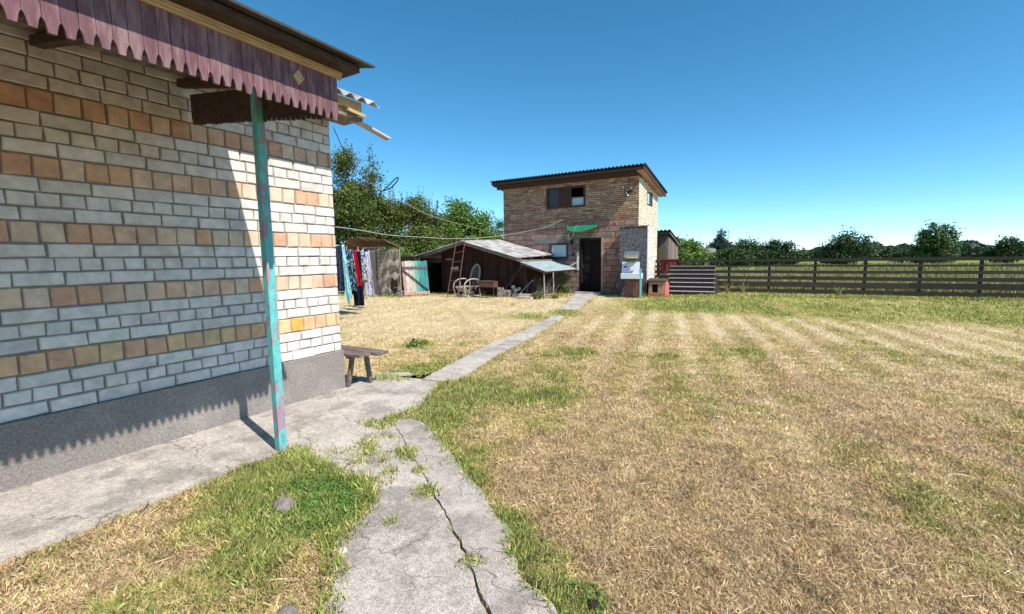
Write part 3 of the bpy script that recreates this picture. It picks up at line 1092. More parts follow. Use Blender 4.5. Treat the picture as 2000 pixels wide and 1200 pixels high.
# ------------------------------------------------------------------ brick barn
BW, BH = 6.07, 4.60
barn = thing('brick_barn', (-3.0, 1.5, 0), 'two storey yellow brick barn with a corrugated roof and dark doorway', 'barn')
zt = lambda y: BH - 0.11 * y
front_holes = [(BW - 2.40, BW - 1.41, 0.14, 2.27), (BW - 3.74, BW - 2.96, 1.50, 2.08), (BW - 3.90, BW - 2.19, 3.58, 4.40)]
side_holes = [(1.15, 2.05, 3.60, 4.10)]
mb = MB()
for a, b, z0, z1 in wall_rects(BW, BH, front_holes):
    mb.box(-BW + a, -BW + b, 0.0, 0.25, z0 - (.2 if z0 == 0 else 0), z1, mi=0)
for a, b, z0, z1 in wall_rects(3.1, BH, side_holes):
    if a < 0.25:
        mb.prism([(0.25, z0), (b, z0), (b, min(z1, zt(b))), (0.25, min(z1, zt(.25)))], 'x', -0.25, 0.0) if b > 0.3 else None
    else:
        mb.prism([(a, z0), (b, z0), (b, min(z1, zt(b)) if z1 > 4.2 else z1), (a, min(z1, zt(a)) if z1 > 4.2 else z1)], 'x', -0.25, 0.0)
mb.prism([(0.25, -.2), (3.1, -.2), (3.1, zt(3.1)), (.25, zt(.25))], 'x', -BW, -BW + .25)
mb.box(-BW + .25, -.25, 2.85, 3.1, -.2, zt(3.1))
mb.box(-BW + .25, -.25, .25, 2.85, 2.72, 2.85)


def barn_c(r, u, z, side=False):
    if side:  # sunlit face: its brightness is put into these paler bricks
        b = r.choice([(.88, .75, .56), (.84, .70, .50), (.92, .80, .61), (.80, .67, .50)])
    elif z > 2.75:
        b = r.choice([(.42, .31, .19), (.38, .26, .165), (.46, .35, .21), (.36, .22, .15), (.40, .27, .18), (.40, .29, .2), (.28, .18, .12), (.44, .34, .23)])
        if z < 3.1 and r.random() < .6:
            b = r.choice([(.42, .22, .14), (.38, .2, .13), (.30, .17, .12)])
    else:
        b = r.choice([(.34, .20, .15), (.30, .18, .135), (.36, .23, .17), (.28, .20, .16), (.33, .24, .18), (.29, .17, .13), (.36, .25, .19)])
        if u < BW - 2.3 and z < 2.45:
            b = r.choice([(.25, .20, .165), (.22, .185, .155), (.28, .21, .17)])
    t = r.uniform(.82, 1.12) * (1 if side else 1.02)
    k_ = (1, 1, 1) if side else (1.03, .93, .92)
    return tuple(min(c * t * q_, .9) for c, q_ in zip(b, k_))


rows = []
z, k = 0.03, 0
while z < 2.78:
    h = 0.225 if z > .02 else .2
    rows.append((z, h, [.42, .38, .46][k % 3], [.1, .3, .22, .35][k % 4], barn_c))
    z += h
    k += 1
zsplit = z
while z < BH - .06:
    rows.append((z, 0.0775, .262, [.09, .22, .13, .25][k % 4], barn_c))
    z += .0775
    k += 1
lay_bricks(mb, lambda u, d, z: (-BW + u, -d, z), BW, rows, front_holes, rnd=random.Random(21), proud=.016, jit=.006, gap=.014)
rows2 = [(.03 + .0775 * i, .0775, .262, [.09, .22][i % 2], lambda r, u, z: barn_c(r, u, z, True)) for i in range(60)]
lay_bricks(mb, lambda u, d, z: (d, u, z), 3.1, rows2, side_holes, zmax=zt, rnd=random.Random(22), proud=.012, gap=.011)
mb.build('wall', ['dark_mortar', 'clay_brick'], barn)
# lintels
mb = MB()
mb.box(-4.55, -2.6, -.022, -.001, 2.12, 2.30)
mb.build('lintel', 'plaster', barn)
mb = MB()
mb.box(-2.59, -1.05, -.024, -.001, 2.29, 2.44)
mb.build('lintel', 'plaster', barn)
mb = MB()
mb.box(-1.39, -.75, -.05, -.001, -.02, .06)
mb.build('footing', 'pale_block', barn)
# roof
mb = MB()
rs = Vector((0, 1, -0.152))
mb.sheet((-BW - .38, -.52, 4.90), (1, 0, 0), rs, BW + .73, 4.05, .15, .024, .009)
broof = mb.build('roof', 'roof_dark', barn)
mb = MB()
for yy in np.linspace(-.40, 3.3, 6):
    zz_ = 4.84 - .152 * (yy + .5)
    mb.box(-BW - .3, .24, yy - .03, yy + .03, zz_ - .06, zz_, mi=0)
mb.build('batten', 'dark_wood', broof)
mb = MB()
sl_ = lambda y: 4.855 - .152 * (y + .5)
mb.prism([(-.47, sl_(-.47) - .15), (3.4, sl_(3.4) - .15), (3.4, sl_(3.4)), (-.47, sl_(-.47))], 'x', .26, .29)
mb.build('verge_board', 'frame_brown', broof)
mb = MB()
mb.prism([(-.47, sl_(-.47) - .12), (3.4, sl_(3.4) - .12), (3.4, sl_(3.4)), (-.47, sl_(-.47))], 'x', -BW - .33, -BW - .30)
mb.build('verge_board', 'brown_paint', broof)
mb = MB()
mb.prism([(-.44, sl_(-.44) - .155), (3.3, sl_(3.3) - .155), (3.3, sl_(3.3) - .14), (-.44, sl_(-.44) - .14)], 'x', .012, .26)
mb.build('soffit', 'ochre_ply', broof)
mb = MB()
mb.box(-BW - .30, .26, -.45, -.42, 4.70, 4.80, mi=0)
mb.box(-BW - .28, .012, -.10, -.018, 4.56, 4.66, mi=1)
mb.box(-BW - .28, .012, -.42, -.10, 4.66, 4.675, mi=0)
mb.build('fascia', ['dark_wood', 'frame_brown'], broof)


# windows and door
def frame(mb, x0, x1, z0, z1, y0, y1, t, mi=0):
    mb.box(x0, x0 + t, y0, y1, z0, z1, mi=mi)
    mb.box(x1 - t, x1, y0, y1, z0, z1, mi=mi)
    mb.box(x0 + t, x1 - t, y0, y1, z1 - t, z1, mi=mi)
    mb.box(x0 + t, x1 - t, y0, y1, z0, z0 + t, mi=mi)


mb = MB()
frame(mb, -3.93, -2.16, 3.55, 4.43, -.03, .06, .085)
mb.box(-3.37, -3.31, -.028, .055, 3.635, 4.345)
mb.box(-2.85, -2.79, -.028, .055, 3.635, 4.345)
win = mb.build('window', 'frame_brown', barn)
mb = MB()
mb.box(-3.845, -3.37, .03, .036, 3.635, 4.345)
mb.build('pane', 'glass_dark', win)
mb = MB()
for i in range(13):
    zz_ = 3.65 + i * .054
    mb.add([(-3.31, -.015, zz_), (-2.85, -.015, zz_), (-2.85, .03, zz_ + .05), (-3.31, .03, zz_ + .05),
            (-3.31, -.005, zz_ - .006), (-2.85, -.005, zz_ - .006), (-2.85, .04, zz_ + .044), (-3.31, .04, zz_ + .044)],
           [(0, 1, 2, 3), (7, 6, 5, 4), (0, 4, 5, 1), (3, 2, 6, 7), (0, 3, 7, 4), (1, 5, 6, 2)])
mb.build('shutter', 'brown_paint', win)
mb = MB()
mb.box(-2.79, -2.245, .06, .08, 3.635, 3.93)
mb.build('pane', 'window_blue', win)
mb = MB()
mb.box(-2.79, -2.245, .045, .085, 3.93, 3.97)
mb.build('sash', 'grey_wood', win)
mb = MB()
frame(mb, -3.78, -2.92, 1.46, 2.12, -.03, .05, .085)
win = mb.build('window', 'frame_brown', barn)
mb = MB()
mb.box(-3.695, -3.005, .005, .012, 1.545, 2.035)
mb.build('pane', 'window_blue', win)
mb = MB()
mb.T = Matrix(((0, 0, 0, 0),) * 4)
mb = MB()
for (y0, y1, z0, z1) in ((1.14, 1.20, 3.58, 4.12), (2.0, 2.06, 3.58, 4.12), (1.2, 2.0, 4.07, 4.12), (1.2, 2.0, 3.58, 3.63), (1.57, 1.61, 3.63, 4.07)):
    mb.box(-.05, .020, y0, y1, z0, z1)
win = mb.build('window', 'frame_brown', barn)
mb = MB()
mb.box(-.002, .004, 1.2, 1.57, 3.63, 4.07)
mb.build('pane', 'window_blue', win)
mb = MB()
mb.box(-.002, .004, 1.61, 2.0, 3.63, 4.07)
mb.build('pane', 'glass_dark', win)
# black panel behind the openings: the room's darkness is put into its colour
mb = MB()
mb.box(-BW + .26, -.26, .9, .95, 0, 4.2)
mb.build('dark_backing', 'black', barn)
mb = MB()
mb.box(-2.33, -1.48, .14, .19, .16, 2.2)
for z0, z1 in ((.3, .75), (.87, 1.25), (1.37, 2.05)):
    for x0, x1 in ((-2.24, -1.94), (-1.87, -1.57)):
        mb.box(x0, x1, .115, .14, z0, z1)
door = mb.build('door', 'door_wood', barn)
mb = MB()
mb.box(-2.29, -2.26, .07, .14, 1.05, 1.2)
mb.build('handle', 'dark_metal', door)
mb = MB()
mb.box(-2.42, -2.33, -.02, .2, .14, 2.29)
mb.box(-2.33, -1.48, -.02, .2, 2.2, 2.29)
mb.box(-2.33, -1.48, -.02, .2, .10, .155)
mb.build('door_frame', 'door_wood', barn)
mb = MB()
mb.box(-1.48, -1.38, -.03, .2, .02, 2.29)
mb.build('door_jamb', 'ochre_ply', barn)
mb = MB()
mb.box(-2.5, -1.35, -.38, -.03, 0, .10)
mb.build('doorstep', 'concrete', barn, bevel=.008)
# green corrugated awning, bowed
mb = MB()
N_ = 44
top, bot = [], []
for i in range(N_ * 2 + 1):
    t = i / (N_ * 2)
    x = -2.88 + 1.30 * t
    arch = .0
    wav = .014 * sin(t * 2 * pi * 13)
    for j in range(5):
        s_ = j / 4
        yo = -.03 - .62 * s_
        edge = 1 - (2 * t - 1) ** 2
        z_ = 2.66 + .10 * (1 - s_) * 1.0 - .20 * s_ * edge ** .6 + .12 * s_ * (1 - edge) * .2 + wav
        top.append((x, yo * (.25 + .75 * edge ** .5), z_ + .06 - .05 * t * 0))
        bot.append((x, yo * (.25 + .75 * edge ** .5), z_ + .054))
fs = []
nb = len(top)
for i in range(N_ * 2):
    for j in range(4):
        a = i * 5 + j
        fs += [(a, a + 1, a + 6, a + 5), (nb + a, nb + a + 5, nb + a + 6, nb + a + 1)]
mb.add(top + bot, fs)
aw = mb.build('awning', 'awning', barn)
mb = MB()
for x in (-2.72, -1.75):
    mb = MB()
    mb.tube([(x, -.02, 2.3), (x, -.45, 2.60)], .012, 6)
    mb.build('bracket', 'dark_metal', aw)
# insulator bracket and little fittings
mb = MB()
mb.box(-.52, -.26, -.10, -.02, 3.98, 4.02, mi=0)
mb.tube([(-.5, -.09, 4.0), (-.56, -.22, 4.14)], .012, 6, mi=0)
mb.tube([(-.38, -.09, 4.0), (-.36, -.25, 3.86)], .012, 6, mi=0)
mb.tube([(-.3, -.09, 4.0), (-.24, -.2, 4.10)], .012, 6, mi=0)
for p in ((-.56, -.22, 4.14), (-.36, -.25, 3.84), (-.24, -.2, 4.10), (-.44, -.14, 3.95)):
    mb.tube([(p[0], p[1], p[2] - .03), (p[0], p[1], p[2]), (p[0], p[1], p[2] + .035)], [.034, .022, .03], 8, mi=1)
mb.build('insulator_bracket', ['dark_metal', 'enamel'], barn)


def lantern(x, y, z, s):
    mb = MB()
    mb.tube([(x, y, z - s), (x, y, z - s * .6), (x, y, z + s * .4), (x, y, z + s)], [s * .5, s * .75, s * .7, s * .2], 10)
    mb.tube([(x, y, z + s), (x, y + .02, z + s * 1.5), (x, -.01, z + s * 1.6)], .006, 5)
    return mb


tag(lantern(-2.72, -.14, 2.14, .10).build('wall_lantern', 'black_rubber', smooth=True), 'black round lantern hung left of the barn door near its top', 'lantern')
tag(lantern(-2.62, -.10, 1.86, .035).build('hanging_pot', 'black_rubber', smooth=True), 'small black pot hung between lantern and lower pot by the barn door', 'pot')
tag(lantern(-2.66, -.12, 1.62, .065).build('hanging_pot', 'black_rubber', smooth=True), 'larger black pot hung lowest left of the barn door', 'pot')
mb = MB()
mb.box(-2.52, -2.45, -.055, -.02, .98, 1.72)
tag(mb.build('wall_board', 'pale_plaster'), 'narrow pinkish white board upright beside the barn door frame', 'board')
mb = MB()
mb.beam((-2.95, -.5, 0.98), (-2.5, -.06, 1.32), .035, .02)
tag(mb.build('wooden_stick', 'weathered'), 'thin wooden stick leaning between tin lean-to and door board', 'stick')

# pebble-dash booth on the barn corner
booth = thing('pebble_dash_booth', (0, -.3, 0), 'tall dark pebble-dashed booth standing against the barn corner', 'booth')
mb = MB()
mb.box(-.52, .50, -.68, -.02, -.1, 2.60)
mb.build('front_panel', 'pebble', booth)
mb = MB()
mb.box(.50, .532, -.69, .12, .52, 2.62)
mb.build('side_panel', 'pale_plaster', booth)
mb = MB()
mb.box(-.535, .535, -.70, -.02, 2.622, 2.64)
mb.build('cap', 'grey_wood', booth)

# outdoor washstand
ws = thing('washstand', (.1, -1.2, 0), 'outdoor white enamel sink with a steel water tank on a brown cabinet', 'washstand')
mb = MB()
mb.box(-.12, .40, -1.28, -.86, 0.02, .66)
mb.box(-.05, .33, -1.29, -1.281, .08, .60, (1.25, 1.25, 1.2))
mb.build('cabinet', 'brown_paint', ws)
mb = MB()
X0, X1, Y0, Y1 = -.25, .43, -1.42, -.92
mb.box(X0, X1, Y0, Y0 + .03, .70, .90)
mb.box(X0, X0 + .03, Y0 + .03, Y1, .70, .90)
mb.box(X1 - .03, X1, Y0 + .03, Y1, .70, .90)
mb.box(X0 + .03, X1 - .03, Y1 - .03, Y1, .70, .90)
mb.box(X0 + .03, X1 - .03, Y0 + .03, Y1 - .03, .70, .72)
mb.build('basin', 'enamel', ws, bevel=.012)
mb = MB()
mb.beam((-.04, Y1 + .02, .90), (-.04, Y1 + .10, 1.31), .66, .02, up=(0, 1, 0))
back = mb.build('splashback', 'enamel', ws)
mb = MB()
for x in (-.11, .04):
    mb = MB()
    mb.tube([(x, Y1 - .02, 1.29), (x, Y1 + .03, 1.30)], .012, 8)
    mb.build('hook', 'dark_metal', back)
mb = MB()
mb.tube([(-.27, Y1 - .02, 1.13), (-.15, Y1 - .02, 1.13)], .026, 8)
mb.build('soap_dish', 'dark_metal', back)
mb = MB()
mb.box(-.12, .12, Y1 - .065, Y1 + .02, 1.0, 1.012)
mb.build('shelf', 'grey_wood', back)
mb = MB()
for x0, x1 in ((-.2, .3),):
    mb.tube([(x0, -1.08, 1.57), (x0 + .01, -1.08, 1.57), (x1, -1.08, 1.57)], [.125, .135, .135], 18)
mb.build('water_tank', 'steel', ws, smooth=False)
mb = MB()
mb.box(-.30, -.27, -.80, -.70, .66, 1.45)
mb.build('bracket', 'dark_wood', ws)
mb = MB()
mb.box(.20, .23, -.80, -.70, .66, 1.45)
mb.build('bracket', 'dark_wood', ws)
mb = MB()
mb.box(.452, .50, -1.42, -1.375, 0, 1.07)
mb.build('post', 'turquoise', ws, bevel=.004)
mb = MB()
mb.tube([(.05, -1.02, .70), (.05, -1.02, .52), (.2, -1.1, .5), (.3, -1.31, .5), (.32, -1.33, .48)], .02, 8)
mb.build('drain_pipe', 'grey_wood', ws)
tag(blob('wash_sponge', (-.02, -.90, 1.37), .10, 'leaf', 12, (2.1, .9, .42), 3, .5, (.16, .22, .06)), 'green mossy bundle lying on top of the sink splashback', 'sponge')

# dog kennel
kn = thing('dog_kennel', (.85, -.4, 0), 'small dog kennel with tan front, square black opening and red side', 'kennel')
kx0, kx1, ky0, ky1 = .60, 1.17, -.72, -.02
mb = MB()
mb.box(kx0, .72, ky0, ky0 + .03, .05, .60, mi=0)
mb.box(.93, kx1, ky0, ky0 + .03, .05, .60, mi=0)
mb.box(.72, .93, ky0, ky0 + .03, .48, .60, mi=0)
mb.box(.72, .93, ky0, ky0 + .03, .05, .17, mi=0)
mb.box(kx0 - .01, kx1 + .01, ky0 - .014, ky0 - .001, .02, .14, mi=1)
mb.build('front_panel', ['ochre_ply', 'pink_paint'], kn)
mb = MB()
mb.prism([(ky0, .02), (ky1, .02), (ky1, .50), ((ky0 + ky1) / 2, .67), (ky0, .60)], 'x', kx1, kx1 + .02, mi=0)
mb.prism([(ky0 + .04, .02), (ky1, .02), (ky1, .50), ((ky0 + ky1) / 2, .66), (ky0 + .04, .58)], 'x', kx0, kx0 + .02, mi=0)
mb.box(kx0, kx1, ky1, ky1 + .02, .02, .5)
mb.build('side_panel', 'pink_paint', kn)
mb = MB()
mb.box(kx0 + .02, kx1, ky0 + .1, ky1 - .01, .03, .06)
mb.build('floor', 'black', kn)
mb = MB()
ym = (ky0 + ky1) / 2
mb.beam(((kx0 + kx1) / 2, ky0 - .05, .60), ((kx0 + kx1) / 2, ym, .68), kx1 - kx0 + .12, .03)
mb.beam(((kx0 + kx1) / 2, ym, .68), ((kx0 + kx1) / 2, ky1 + .05, .50), kx1 - kx0 + .12, .03)
mb.build('roof', 'dark_wood', kn)

# steps
st = thing('staircase', (1.8, 1.5, 0), 'flight of seven dark maroon steps with pale worn edges beside the kennel', 'staircase')
for i in range(7):
    y0 = .6 + i * .29
    z1 = .155 * (i + 1)
    mb = MB()
    mb.box(.95 - .032 * i, 2.67 - .032 * i, y0, 2.62, z1 - .155 if i else -.05, z1 - .022, mi=0)
    mb.box(.94 - .032 * i, 2.685 - .032 * i, y0 - .018, 2.62 if i == 6 else y0 + .288, z1 - .020, z1, mi=1)
    mb.build('step', ['maroon_step', 'step_edge'], st)

# board fence
fence = thing('board_fence', (6, 2.8, 0), 'long dark fence of horizontal boards behind the yard steps', 'fence')
FX1 = 14.5
for z0, z1 in ((1.23, 1.35), (1.03, 1.10), (.78, .89), (.54, .67), (.26, .46), (.02, .18)):
    mb = MB()
    x = .04
    r_ = random.Random(int(z0 * 100))
    while x < FX1:
        x2 = min(FX1, x + r_.choice([2.4, 2.9, 3.1]))
        d = r_.uniform(-.012, .012)
        mb.prism([(x, z0 + d), (x2 - .006, z0 + d * .3 + r_.uniform(-.01, .01)), (x2 - .006, z1 + d), (x, z1 + r_.uniform(-.01, .01))], 'y', 2.72, 2.745, (r_.uniform(.8, 1.2),) * 3)
        x = x2
    mb.build('board', 'fence_wood', fence)
for i, x in enumerate((.16, 1.02, 2.0, 2.98, 4.4, 5.9, 7.4, 8.9, 10.4, 11.9, 13.4)):
    mb = MB()
    mb.box(x - .045, x + .045, 2.748, 2.83, -.2, 1.33)
    mb.build('post', 'fence_wood', fence)
# patterned rug on the rail
mb = MB()
nx_, nz_ = 30, 26
vs, fs, cs = [], [], []
for j in range(nz_ + 1):
    for i in range(nx_ + 1):
        x = .30 + .74 * i / nx_
        z = 1.37 - .60 * j / nz_
        vs.append((x, 2.685 - .012 * sin(i * .9) * (j / nz_) - (0.02 if j else -.03), z))
o_ = len(vs)
for j in range(nz_):
    for i in range(nx_):
        a = j * (nx_ + 1) + i
        dx, dz = (i - 18) / 12, (j - 26) / 20
        q = sqrt(dx * dx + dz * dz)
        ring = (q * 5) % 1 < .22 and q < 1.05
        rr_ = random.random()
        c = (.30, .20, .17) if ring else (.105, .018, .022)
        if j > 17 and i > 8 and rr_ < .45:
            c = (.13, .09, .07)
        mb.add([vs[a], vs[a + 1], vs[a + nx_ + 2], vs[a + nx_ + 1]], [(0, 1, 2, 3)], c)
rug = mb.build('hanging_rug', 'cloth')
sm = rug.modifiers.new('thick', 'SOLIDIFY')
sm.thickness = .008
tag(rug, 'maroon patterned rug with pale arcs hanging over the fence rail', 'rug')

# small outbuilding behind the barn
sb = thing('outbuilding', (-1.2, 6.5, 0), 'small plank outbuilding with a dark corrugated roof just behind the brick barn', 'shed')
mb = MB()
for i in range(22):
    x = -3.0 + i * .135
    c = random.uniform(.7, 1.3)
    mb.box(x, x + .128, 5.6, 5.63, 0, 2.55, (c, c * .96, c * .92))
for i in range(18):
    y = 5.63 + i * .135
    c = random.uniform(.7, 1.3)
    mb.box(-.03, 0.0, y, y + .128, 0, 2.5 - .18 * (y - 5.6), (c, c * .94, c * .92))
mb.build('wall', mat('outbuilding_plank', (0.22, 0.165, 0.145), .9, .35, 8, (8, 8, 1), .4, 30), sb)
mb = MB()
mb.sheet((-3.2, 5.3, 2.78), (1, 0, 0), (0, 1, -.2), 3.35, 3.0, .19, .035, .01)
mb.build('roof', 'roof_dark', sb)
mb = MB()
mb.box(-3.1, .08, 5.42, 5.45, 2.58, 2.68)
mb.prism([(5.4, 2.60), (8.1, 2.06), (8.1, 2.16), (5.4, 2.70)], 'x', .07, .1)
mb.build('fascia', 'old_wood', sb)

# ------------------------------------------------------------------ low plank shed
sh = thing('plank_shed', (-6.2, -1.5, 0), 'low dark red plank shed with grey corrugated gable roof beside the barn', 'shed')


def rz(x, y=-3.0):
    r0 = 2.22 + .04 * (y + 3) / 1.0 * 1.0
    r0 = 2.20 + .12 * (y + 3) / 3
    return r0 - (0.272 * (x + 6.2) if x > -6.2 else -.228 * (x + 6.2))


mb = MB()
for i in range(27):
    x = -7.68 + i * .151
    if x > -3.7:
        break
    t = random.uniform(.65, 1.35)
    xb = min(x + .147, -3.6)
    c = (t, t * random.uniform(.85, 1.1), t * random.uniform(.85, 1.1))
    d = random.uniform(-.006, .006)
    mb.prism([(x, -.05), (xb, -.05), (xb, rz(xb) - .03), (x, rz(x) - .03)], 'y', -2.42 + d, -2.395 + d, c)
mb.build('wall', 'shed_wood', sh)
mb = MB()
mb.box(-8.98, -7.7, -.3, -.27, -.05, 1.6)
mb.box(-9.02, -8.98, -2.4, -.27, -.05, 1.5)
mb.build('side_wall', 'shed_wood', sh)
mb = MB()
mb.box(-3.62, -3.58, -2.36, -.03, -.05, 1.42)
mb.build('side_wall', 'shed_wood', sh)
mb = MB()
mb.box(-8.98, -8.86, -2.42, -2.36, -.05, 1.52)
mb.build('door_post', 'shed_wood', sh)
mb = MB()
mb.box(-7.76, -7.69, -2.42, -2.36, -.05, 1.80)
mb.build('door_post', 'shed_wood', sh)
mb = MB()
mb.box(-8.97, -7.7, -2.40, -2.38, 1.35, 1.58)
mb.box(-7.70, -7.67, -2.36, -.3, -.05, 1.75)
mb.box(-3.65, -7.67, -2.36, -2.33, 0, .01)
mb.build('partition', 'dark_wood', sh)
mb = MB()
LR = 2.62
mb.sheet((-6.24, -3.06, rz(-6.2) + .03), (0, 1, .04), (1, 0, -.272), 3.03, 2.72, .115, .018, .008)
mb.sheet((-6.16, -3.06, rz(-6.2) + .025), (0, 1, .04), (-1, 0, -.228), 3.9, 3.05, .115, .018, .008)
sroof = mb.build('roof', 'slate', sh)
mb = MB()
for s_ in (1, -1):
    x1 = -3.55 if s_ > 0 else -9.15
    mb.beam((-6.2, -3.0, rz(-6.2) - .06), (x1, -3.0, rz(x1) - .06), .03, .12, up=(0, 0, 1))
    mb.beam((-6.2, -2.94, rz(-6.2) - .03), (x1, -2.94, rz(x1) - .03), .05, .05)
for yy in (-2.98, -2.0, -1.0, -.2):
    mb.beam((-6.2, yy + .04, rz(-6.2, yy) - .04), (-3.62, yy + .04, rz(-3.62, yy) - .04), .04, .05)
mb.box(-3.57, -3.53, -2.99, -.1, 1.33, 1.44)
mb.build('barge_board', 'old_wood', sroof)
# red flashing on the barn side
mb = MB()
mb.beam((-6.24, -.06, 2.42), (-3.6, -.06, 1.62), .05, .035)
mb.beam((-6.1, -.09, 2.34), (-4.6, -.09, 1.95), .07, .02)
mb.build('flashing', 'brown_paint', sroof)
# tin lean-to
mb = MB()
mb.sheet((-3.56, -3.02, 1.37), (0, 1, .005), (1, -0.02, -.33), 2.95, 1.14, .08, .007, .006)
lt = mb.build('lean_to_roof', 'tin', sh)
mb = MB()
mb.beam((-3.56, -2.98, 1.31), (-2.50, -3.0, .98), .03, .09)
mb.beam((-2.55, -3.0, .965), (-2.55, -.1, 1.0), .04, .05)
mb.build('edge_beam', 'brown_paint', lt)
for x, y in ((-2.62, -2.92), (-2.52, -2.35)):
    mb = MB()
    mb.tube([(x, y, -.05), (x + .01, y, .5), (x, y, .96)], .028, 8)
    mb.build('post', 'grey_wood', sh)
# signs on the shed wall
mb = MB()
mb.T = Matrix.Translation((-7.03, -2.45, 1.12)) @ Matrix.Rotation(radians(-4), 4, 'Y')
mb.box(-.19, .19, -.012, 0, -.055, .055)
for i, x in enumerate((-.14, -.09, -.04, .02, .07, .12)):
    mb.box(x - .014, x + .014, -.014, -.0125, -.032, .032, (.25, .2, .2))
    mb.box(x - .006, x + .006, -.0155, -.0145, -.014, .014 if i % 2 else .02, (1.2, 1.2, 1.2))
tag(mb.build('wall_plate', 'pale_block'), 'pale lettered plate nailed to the shed wall behind the ladder', 'sign')
mb = MB()
mb.box(-7.5, -7.1, -2.46, -2.43, 1.47, 1.52)
tag(mb.build('wall_batten', 'grey_wood'), 'short pale batten nailed above the shed door by the ladder', 'batten')

# teal door leaf swung open
dr = thing('barn_door', (-8.2, -3.7, 0), 'open plank door with peeling white, mint and teal paint', 'door')
A, Bp = Vector((-8.42, -4.02, 0)), Vector((-7.86, -3.12, 0))
dv = (Bp - A).normalized()
nv = Vector((dv.y, -dv.x, 0))
if nv.y > 0:
    nv = -nv
Lw = (Bp - A).length
T = Matrix(((dv.x, nv.x, 0.06 * -dv.x, A.x), (dv.y, nv.y, .06 * -dv.y, A.y), (0, 0, 1, 0.02), (0, 0, 0, 1)))
cols = [(.50, .30, .28), (.62, .58, .54), (.60, .50, .46), (.40, .48, .40), (.16, .38, .30), (.06, .30, .31), (.05, .27, .29), (.05, .25, .27)]
mb = MB()
mb.T = T
n_ = len(cols)
for i, c in enumerate(cols):
    a, b = Lw * i / n_, Lw * (i + 1) / n_
    mb.box(a + .003, b - .003, -.02, 0, 0, 1.42 + random.uniform(-.01, .02), c)
mb.build('leaf', 'peel', dr)
mb = MB()
mb.T = T
mb.box(0, Lw, .001, .022, .04, .17, (.52, .33, .28))
mb.box(0, Lw, .001, .022, 1.10, 1.20, (.13, .11, .12))
mb.beam((.03, .035, 1.08), (Lw - .05, .035, .22), .03, .07, (.12, .09, .085), up=(0, 1, 0))
mb.build('brace', 'peel', dr)

# ladder leaning on the shed roof
ld = thing('ladder', (-6.4, -3.7, 0), 'rusty metal ladder leaning on the shed ridge', 'ladder')
f1, f2 = Vector((-6.42, -3.78, 0)), Vector((-5.98, -3.70, 0))
t1, t2 = Vector((-6.40, -3.10, 2.30)), Vector((-5.98, -3.06, 2.42))
for f_p, t_p in ((f1, t1), (f2, t2)):
    mb = MB()
    mb.tube([f_p, t_p], .018, 8)
    mb.build('rail', 'rust', ld)
for i in range(6):
    t = .13 + i * .155
    mb = MB()
    mb.tube([f1.lerp(t1, t), f2.lerp(t2, t)], .012, 6)
    mb.build('rung', 'rust', ld)

# ------------------------------------------------------------------ yard things
# three legged look bench behind the house corner
bn = thing('bench', (HX - .3, HY + .2, 0), 'old plum brown wooden bench sticking out behind the house corner', 'bench')
mb = MB()
for i, (y0, y1, x1) in enumerate(((.02, .185, .27), (.192, .36, .37))):
    mb.box(HX - 1.2, HX + x1, HY + y0, HY + y1, .395 + .002 * i, .428 + .003 * i)
mb.box(HX + .0, HX + .05, HY + .05, HY + .33, .36, .394)
mb.build('seat', 'bench_wood', bn, bevel=.004)
for (xa, ya, xb, yb) in ((.06, .10, .02, .04), (.10, .26, .115, .30), (-1.0, .1, -1.05, .04), (-1.0, .26, -1.05, .3)):
    mb = MB()
    mb.beam((HX + xb, HY + yb, 0.0), (HX + xa, HY + ya, .394), .047, .042, up=(1, 0, 0))
    mb.build('leg', 'bench_wood', bn, bevel=.003)

# cables from the house to the barn
c1 = [(0.41, -14.19, 2.94), (0.38, -14.11, 2.85), (0.29, -13.93, 2.70), (0.19, -13.71, 2.58), (0.04, -13.37, 2.50), (-0.15, -12.97, 2.45), (-0.37, -12.48, 2.41), (-0.67, -11.84, 2.38), (-1.03, -11.06, 2.34), (-1.47, -10.11, 2.34), (-2.19, -8.53, 2.36), (-3.03, -6.71, 2.41), (-4.83, -2.81, 2.49), (-6.05, -0.02, 2.58)]
mb = MB()
mb.tube(smooth_pts(c1[:5], 5), .0045, 6)
cb = mb.build('power_cable', 'black_rubber')
tag(cb, 'thin black cable dropping from the house eave corner', 'cable')
mb = MB()
mb.tube(smooth_pts(c1[4:], 5), .0052, 6)
lp = [(-.18, -12.95, 2.45), (-.12, -12.9, 2.52), (-.02, -12.85, 2.62), (.02, -12.83, 2.64), (.0, -12.84, 2.58), (-.08, -12.88, 2.50), (-.2, -12.95, 2.45)]
tag(mb.build('overhead_wire', 'rope'), 'upper whitish overhead wire sagging from the house to the barn corner', 'cable')
mb = MB()
mb.tube(smooth_pts([(p[0] + (i % 2) * .004, p[1], p[2]) for i, p in enumerate(lp)], 5), .008, 6)
tag(mb.build('cable_loop', 'black_rubber'), 'black loop of tied wire sticking up from the upper overhead wire', 'cable')
c2 = [(0.43, -14.25, 1.86), (0.33, -13.84, 1.85), (0.16, -13.19, 1.82), (-0.05, -12.34, 1.83), (-0.33, -11.23, 1.85), (-0.72, -9.7, 1.93), (-1.12, -8.11, 2.06), (-1.68, -5.89, 2.28), (-2.4, -3.03, 2.6), (-3.15, -0.05, 3.06),
      (-2.83, -.25, 2.70), (-2.62, -.72, 2.28), (-2.5, -.8, 2.24), (-2.38, -.75, 2.40), (-2.33, -.66, 2.70), (-2.3, -.4, 2.78)]
mb = MB()
mb.tube(smooth_pts(c2, 5), .0052, 6)
tag(mb.build('overhead_wire', 'rope'), 'lower pale overhead wire looping past the green awning of the barn', 'cable')
mb = MB()
